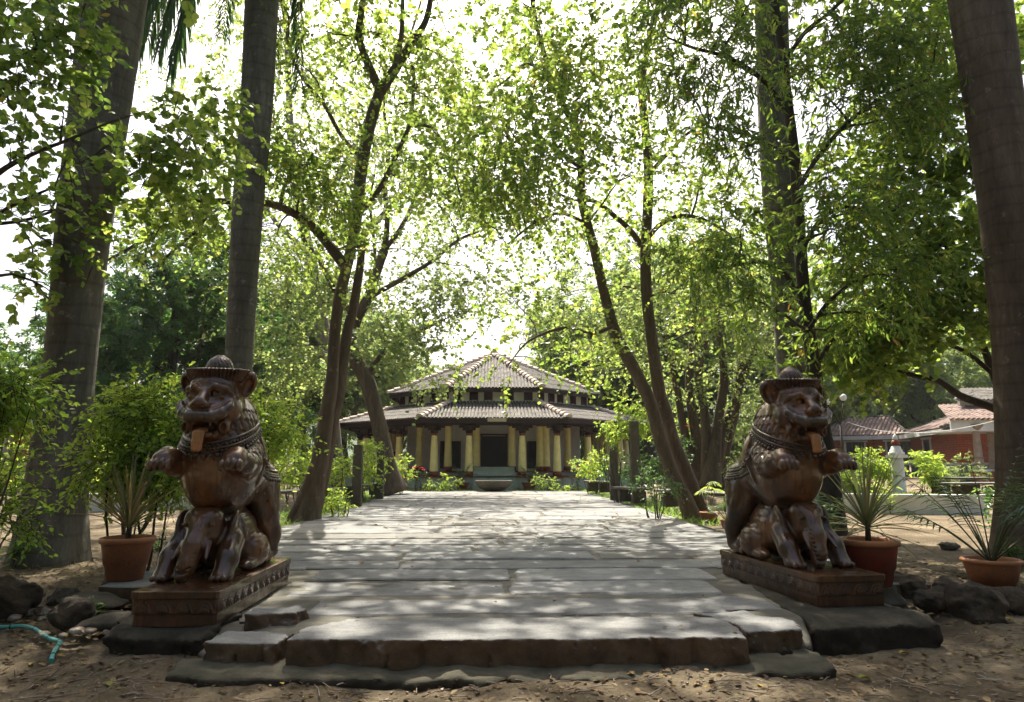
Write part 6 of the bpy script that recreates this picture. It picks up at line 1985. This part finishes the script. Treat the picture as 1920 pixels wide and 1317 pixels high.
bush_px(1590, 915, 21.3, .5, .45, 900, .09, 'leaf_bright', 'small yellow-green bush on the raised bed nearest the right statue')
bush_px(1735, 875, 21.5, .6, .62, 900, .19, 'leaf_bright', 'croton with large yellow and green leaves right of the white pillar', kind='lance', nl=12, tl=.2)
bush_px(1785, 890, 23.5, .9, .5, 1500, .12, 'leaf_far', 'pale grey-green bush before the porch', kind='lance')
bush_px(1655, 935, 17.5, .35, .35, 350, .07, 'leaf_bright', 'straggly plant with bare stem before the white bed wall')
bush_px(1900, 960, 12, .6, .45, 700, .09, 'leaf_dark', 'dark undergrowth at the foot of the far right palm')
bush_px(240, 870, 22, 1.1, .5, 1500, .09, 'leaf_bright', 'sunlit bush on the left grass bed')
bush_px(120, 880, 20, .9, .5, 900, .09, 'leaf_bright', 'sunlit bush behind the thick left palm')
bush_px(285, 1025, 10.5, .25, .16, 220, .06, 'leaf_dark', 'small dark weed on the bare earth behind the left pot')

bush_px(255, 872, 12.5, .95, .5, 2200, .065, 'leaf_bright', 'low spreading green bush beyond the left pot, before the white wall')
bush_px(60, 880, 11.5, .9, .6, 2000, .065, 'leaf_bright', 'green bush to the left of the thick palm foot')
bush_px(490, 860, 13, .7, .6, 1800, .07, 'leaf_bright', 'leafy green bush between the left statue and the first bench')
bush_px(1225, 905, 15.2, .5, .3, 700, .07, 'leaf_dark', 'low dark leafy plant under the longest right bench')
bush_px(640, 935, 16, .45, .25, 600, .07, 'leaf_bright', 'small leafy plant spilling over the left bench edge by the path')
# little plants in the front
def weed(loc, n, L, w, label, mat='leaf_dark', seed=1, up=(.2, 1.2), stem=.18):
    rr = random.Random(seed); P0 = []; D = []; Ls = []; Ws = []; Dr = []; T = []
    r = empty('small_plant', loc, 0, label, 'small plant'); mb = MB()
    for s_ in range(max(2, n // 9)):
        a0 = rr.uniform(0, 6.28); top = Vector((math.cos(a0) * .08, math.sin(a0) * .08, stem * rr.uniform(.6, 1.3)))
        mb.tube([(0, 0, -.02), top * .5 + Vector((0, 0, .02)), top], .005, 5)
        for i in range(9):
            a = i * 2.4; el = rr.uniform(*up); q = top * rr.uniform(.4, 1)
            P0.append(tuple(q)); D.append((math.cos(a) * math.cos(el), math.sin(a) * math.cos(el), math.sin(el))); Ls.append(L * rr.uniform(.7, 1.2)); Ws.append(w); Dr.append(rr.uniform(.5, 1.5)); T.append(rr.uniform(.1, .9))
    V, F, T2 = blade_arr(P0, D, Ls, Ws, Dr, T, 4); strips('leaves', V, F, T2, M[mat], r); mb.build('stem', M['stem_green'], r)
    return r
p = G(155, 1190, .05); weed((p.x, p.y, .08), 40, .15, .045, 'small green plant with pointed leaves growing among the stones on the left', seed=5, stem=.2)
p = G(20, 1085, .1); weed((p.x, p.y, .25), 60, .24, .035, 'tuft of long narrow leaves at the left edge', 'leaf_dark', 7, stem=.25)
p = G(95, 1015, .15); weed((p.x, 5.9, .3), 20, .12, .05, 'small leafy sprig in front of the palm foot', 'leaf_bright', 8, stem=.3)
p = G(1905, 1075, .15); weed((p.x, p.y, .2), 30, .2, .05, 'dark leafy plant at the right edge beside the palm pot', 'leaf_dark', 9, stem=.3)

# grass tufts: on the raised beds and along the path ends
def grass_patch(name, pts_fn, n, L, label_kind='stuff', tone=(.1, .9), w=.012):
    P0 = []; D = []; T = []
    for i in range(n):
        x, y, z = pts_fn(); a = rnd.uniform(0, 6.28); P0.append((x, y, z)); D.append((math.cos(a) * .5, math.sin(a) * .5, 1.0)); T.append(rnd.uniform(*tone))
    V, F, T2 = blade_arr(P0, D, [L * rnd.uniform(.5, 1.3) for _ in range(n)], [w] * n, [rnd.uniform(.3, 1.2) for _ in range(n)], T, 2)
    return strips(name, V, F, T2, M['grass'], None, kind='stuff')
def bedpt(K, d):
    def f():
        i = rnd.random() * (len(K) - 1); k = int(i); t = i - k
        return (K[k][0] * (1 - t) + K[k + 1][0] * t, K[k][1] * (1 - t) + K[k + 1][1] * t + .15 + rnd.random() ** 1.3 * d, .61)
    return f
grass_patch('grass', bedpt(KL, 3.5), 9000, .16, w=.03)
grass_patch('grass', bedpt(KR, 3.0), 5000, .12, w=.03)
def endpt():
    s_ = rnd.choice((-1, 1)); x = s_ * rnd.uniform(1.0, 4.4) + .1; return (x, rnd.uniform(31.3, 32.3), .28)
grass_patch('grass', endpt, 2600, .18, w=.03)
def sidept():
    s_ = rnd.choice((-1, 1)); y = rnd.uniform(14, 31); x = s_ * rnd.uniform(3.95, 5.2); return (x, y, gz(x, y))
grass_patch('undergrowth', sidept, 3600, .22, w=.03, tone=(0, .5))

# ---------------------------------------------------------------- rocks
def rock(px, py, z, r, label, mat='rock_dark', cat='boulder', grp=None, name='boulder', seed=0, sink=.35, flat=.8, sub=3):
    rr = np.random.default_rng(seed + int(px) + int(py) * 7)
    rz = r[2] * flat; hh = max(.004, max(r) / 22)
    s_ = Sculpt((-r[0] * 1.35, -r[1] * 1.35, -rz * 1.35), (r[0] * 1.35, r[1] * 1.35, rz * 1.35), hh)
    ax = [s_.lo[k] + np.arange(s_.n[k]) * s_.h for k in range(3)]
    X, Y, Z = np.meshgrid(*ax, indexing='ij', sparse=True)
    q = np.sqrt((X / r[0]) ** 2 + (Y / r[1]) ** 2 + (Z / rz) ** 2) ** .9
    F = (q - 1) * min(r[0], rz)
    for k in range(7):
        a = rr.normal(size=3); a /= np.linalg.norm(a); F = np.maximum(F, (X * a[0] / r[0] + Y * a[1] / r[1] + Z * a[2] / rz - rr.uniform(.66, .92)) * min(r[0], rz) * .9)
    o_ = rr.uniform(0, 20); F = F + vnoise((X / r[0] + o_), (Y / r[0] + o_), Z / r[0], 1.6, 4, .5) * min(r) * .14
    s_.F = F.astype(np.float32)
    o = s_.build(name, M[mat], None, relax=1)
    p = G(px, py, z); z = gz(p.x, p.y + r[1] * .5) if py > 1000 else z; o.location = (p.x, p.y + r[1] * .5, z + r[2] * flat * (1 - sink)); o.rotation_euler.z = rr.uniform(-.5, .5)
    return tag(o, label, cat, grp)
rock(1712, 1150, .05, (.22, .2, .19), 'dark rounded boulder just right of the carved stone base')
rock(1765, 1178, .05, (.18, .17, .16), 'dark boulder with a dusty foot, second in the row')
rock(1848, 1195, .05, (.26, .22, .24), 'largest brown-footed dark boulder, third in the row')
rock(1920, 1180, .05, (.22, .2, .18), 'dark boulder cut by the right edge')
rock(1795, 1145, .08, (.16, .14, .16), 'small dark boulder wedged behind the row')
rock(-15, 1190, .03, (.27, .25, .26), 'large dark boulder cut by the left edge')
rock(118, 1222, .0, (.20, .15, .18), 'slanting dark grey rock beside the pebbles', 'rock_dark')
rock(108, 1168, .04, (.16, .13, .13), 'grey rock leaning behind the small plant', 'rock')
rock(160, 1170, .06, (.36, .2, .10), 'flat slab of rock under the stone pedestal on the left', 'rock', 'stone')
rock(230, 1215, .04, (.42, .2, .09), 'long flat dark slab before the left statue footing', 'rock', 'stone')
rock(1785, 1030, .22, (.16, .14, .10), 'broken brick-brown stone lying on the sunlit earth at the right', 'rock', 'stone', flat=.7)
rock(292, 1018, .2, (.14, .1, .05), 'dark flat stone on the earth behind the left pot', 'rock', 'stone')
for i, (px, py, r_, nm) in enumerate([(58, 1150, .055, 'pale egg-shaped'), (70, 1153, .05, 'pale flat'), (52, 1163, .05, 'rusty white'), (32, 1180, .07, 'tan pointed'), (65, 1175, .045, 'buff'), (48, 1186, .06, 'brown triangular'), (78, 1186, .06, 'reddish flat'),
        (22, 1196, .06, 'long brown'), (72, 1197, .04, 'round olive'), (88, 1203, .035, 'tiny pale'), (143, 1210, .06, 'square buff'), (135, 1236, .07, 'angular brown'), (112, 1235, .035, 'small grey-white'), (162, 1232, .05, 'dull grey'), (195, 1232, .035, 'little grey-green'),
        (215, 1225, .045, 'brown corner'), (75, 1232, .05, 'dark brown')]):
    rock(px, py, .02, (r_, r_ * .8, r_ * .75), nm + ' stone in the heap beside the teal hose', 'pebble', 'stone', 'small stones heaped beside the hose', 'stone', i, .25, .8, 2)
rock(545, 1262, .0, (.10, .07, .03), 'flat chip of stone on the ground under the front step', 'rock', 'stone', name='stone', sub=2)

# ---------------------------------------------------------------- hose: teal with dark bands
m, nt, N, L, P = new_mat('teal_hose')
P.inputs['Base Color'].default_value = (.06, .30, .26, 1); P.inputs['Roughness'].default_value = .35
M['hose'] = m
pix = [(-60, 1206), (0, 1204), (30, 1204), (55, 1210), (78, 1224), (96, 1240), (108, 1250), (103, 1258), (96, 1266), (92, 1276)]
pts = [G(x, y, .05) for x, y in pix]; pts = [Vector((q.x, q.y, gz(q.x, q.y) + .028)) for q in pts]
sp = smooth_path([(q, .016) for q in pts], 4)
sp = [(Vector((q.x, q.y, gz(q.x, q.y) + .026)), w_) for q, w_ in sp]; pts[0] = sp[0][0]
r = empty('garden_hose', tuple(pts[0]), 0, 'teal garden hose with dark bands lying kinked on the ground at the left', 'hose')
mb = MB(); mb.tube([q - pts[0] for q, _ in sp], .0165, 10); mb.build('hose', M['hose'], r)
mb = MB()
for k in (6, 13, 18, 23, 28, 33):
    q, q2 = sp[k][0] - pts[0], sp[k + 1][0] - pts[0]; d = (q2 - q).normalized() * .006
    mb.tube([q - d, q + d], .0178, 10)
mb.build('band', M['dark'], r)
# teal bin behind the right statue
p = G(1543, 972, .25)
m, nt, N, L, P = new_mat('teal_plastic'); P.inputs['Base Color'].default_value = (.0, .22, .17, 1); P.inputs['Roughness'].default_value = .4; M['teal'] = m
r = empty('waste_bin', (p.x, p.y, .2), 0, 'teal plastic bin peeping out behind the right statue', 'bin')
mb = MB(); mb.lathe((0, 0, 0), [(.17, 0), (.21, .55), (.22, .56), (.22, .6)], 16); mb.build('bin_body', M['teal'], r)
mb = MB(); mb.lathe((0, 0, .6), [(.23, 0), (.22, .05), (.05, .10)], 16); mb.build('lid', M['teal'], r)
# stone table with benches on the right bed
p = W(1815, 905, 20)
for i, (px, py, Y_, lab) in enumerate(((1790, 898, 21.5, 'farther dark stone table slab by the porch'), (1835, 908, 19.5, 'nearer dark stone bench slab on the raised bed'))):
    q = W(px, py, Y_)
    r = empty('stone_table', (q.x, q.y, .55), R(3), lab, 'table')
    mb = MB(); rough_slab(mb, -.95, .95, -.3, .3, q.z - .5, .06, 0, .01, .2, .02); mb.build('table_top', M['granite_old'], r)
    for s_ in (-1, 1):
        mb = MB(); mb.box((s_ * .5, 0, (q.z - .6) / 2), (.35, .4, max(.1, q.z - .62)), 0, 0, .01); mb.build('support', M['rock_dark'], r)
# wire strung across the right side
a = W(1590, 792, 22); b = W(1905, 778, 13)
mb = MB(); mb.tube([a.lerp(b, t) + Vector((0, 0, -.35 * 4 * t * (1 - t))) for t in [i / 14 for i in range(15)]], .006, 5)
mb.build('wire', M['white'], label='thin pale wire strung from the lamp post to the far right tree', cat='wire')
# white-washed little stones at the path end
for px, nm in ((792, 'pale rock left of the basin'), (865, 'small stacked pale stone left of the basin'), (989, 'small stacked pale stone right of the basin')):
    rock(px, 919, .30, (.22, .18, .2) if px == 792 else (.15, .13, .14), nm, 'granite_old', 'stone', name='stone', sub=2)

# ---------------------------------------------------------------- fallen leaves, twigs, pebbles on the earth
def litter(name, n, region, size, zf, kind='oval', mat='litter', lift=.006):
    x = rng.uniform(region[0], region[1], n); y = rng.uniform(region[2], region[3], n)
    # clumpier towards the edges of the steps
    z = np.array([zf(a, b) for a, b in zip(x, y)]) + lift + rng.random(n) * .012
    P = np.stack([x, y, z], 1)
    a = rng.uniform(0, 6.28, n); D = np.stack([np.cos(a), np.sin(a), rng.normal(0, .18, n)], 1)
    N = np.stack([rng.normal(0, .25, n), rng.normal(0, .25, n), np.ones(n)], 1)
    S = size * rng.uniform(.35, 1.2, n); T = rng.random(n) ** 1.3
    V, lo, tot, at = leaf_arrays(kind, P, D, N, S, T)
    st = np.concatenate([[0], np.cumsum(tot)[:-1]])
    return np_mesh(name, V, lo, st, tot, M[mat], None, attr=at, smooth=False, kind='stuff')
def onground(x, y): return gz(x, y)
litter('leaf_litter', 5200, (-6, 6, 2.6, 5.3), .055, onground)
litter('leaf_litter', 3500, (-7, -2.9, 5.0, 9.5), .06, onground)
litter('leaf_litter', 2600, (3.5, 8.5, 4.9, 9.0), .06, onground)
litter('leaf_litter', 1500, (-8, 10, 9, 19), .08, onground, lift=.01)
litter('fallen_leaves', 190, (-3.6, 3.8, 7, 30), .10, lambda x, y: PZ + .012)
litter('fallen_leaves', 26, (-1.6, 2.0, 4.9, 7), .05, lambda x, y: PZ + .025)
mb = MB()
for i in range(520):
    x = rnd.uniform(-5.5, 5.5); y = rnd.choice((rnd.uniform(2.7, 5.0), rnd.uniform(3.9, 4.8)))
    if abs(x) > 3.4: y = rnd.uniform(2.8, 7)
    l = rnd.uniform(.04, .22); a = rnd.uniform(-.9, .9) + (0 if rnd.random() < .7 else 1.5); z = gz(x, y) + .012
    mx = (x + math.cos(a) * l * .5 + rnd.uniform(-.02, .02), y + math.sin(a) * l * .5 + rnd.uniform(-.02, .02))
    mb.tube([(x, y, z), (mx[0], mx[1], gz(*mx) + .018), (x + math.cos(a) * l, y + math.sin(a) * l, gz(x + math.cos(a) * l, y + math.sin(a) * l) + .01)], [.004, .0035, .002], 4, caps=False)
mb.build('fallen_twigs', M['pebble'], kind='stuff')
bmv = MB()
for i in range(1500):
    x = rnd.uniform(-6, 6); y = rnd.uniform(2.7, 5.2) if abs(x) < 3.4 else rnd.uniform(2.8, 8)
    s_ = rnd.uniform(.003, .011); z = gz(x, y)
    bmv.box((x, y, z + s_ * .3), (s_ * 2, s_ * 1.5, s_), rnd.uniform(0, 3), 0, s_ * .35)
bmv.build('gravel', M['pebble'], kind='stuff')
# a few large curled leaves that catch the eye
for px, py, lab, tn in ((632, 1296, 'large curled red-brown leaf below the step', .2), (210, 1262, 'yellow-green fallen leaf on the left ground', .97), (1510, 1266, 'orange-yellow leaf near the right end of the step', .93), (1615, 1308, 'bright yellow-green leaf at the bottom right', .99), (1690, 1252, 'yellow leaf on the right ground', .95)):
    p = G(px, py, .02)
    V, F, T2 = blade_arr([(0, 0, .01), (.002, 0, .012)], [(.9, .3, .25), (.85, .4, .1)], [.10, .08], [.05, .035], [.8, .5], [tn, tn], 5)
    o = strips('fallen_leaf', V, F, T2, M['litter'], None, label=lab, cat='leaf'); o.location = (p.x, p.y, gz(p.x, p.y) + .01)

# ---------------------------------------------------------------- the statues
st = make_statue()
for ch in st.children:
    if not ch.name.startswith('plinth'): ch.location.x = 0
st.location = (-2.31, 5.28, .58); st.rotation_euler = (0, 0, 0)
tag(st, 'carved wooden lion statue standing over an elephant on the left of the steps', 'statue', 'pair of carved lion statues')
s2 = copy_tree(st); s2.location = (3.02, 5.86, .58); s2.rotation_euler = (0, 0, R(6.5))
for ch in st.children:
    if not ch.name.startswith('plinth'): ch.location.x = -.075
s2['label'] = 'carved wooden lion statue standing over an elephant on the right of the steps'
# ---------------------------------------------------------------- thin warm haze of the morning air
mb = MB(); mb.box((0, 240, 45), (900, 560, 98))
m = bpy.data.materials.new('haze'); m.use_nodes = True; nt = m.node_tree
nt.nodes.remove(nt.nodes['Principled BSDF'])
v = nt.nodes.new('ShaderNodeVolumePrincipled'); v.inputs['Density'].default_value = .00025; v.inputs['Color'].default_value = (.92, .95, 1.0, 1); v.inputs['Anisotropy'].default_value = .3
nt.links.new(v.outputs[0], nt.nodes['Material Output'].inputs['Volume'])
mb.build('haze', m, kind='stuff')
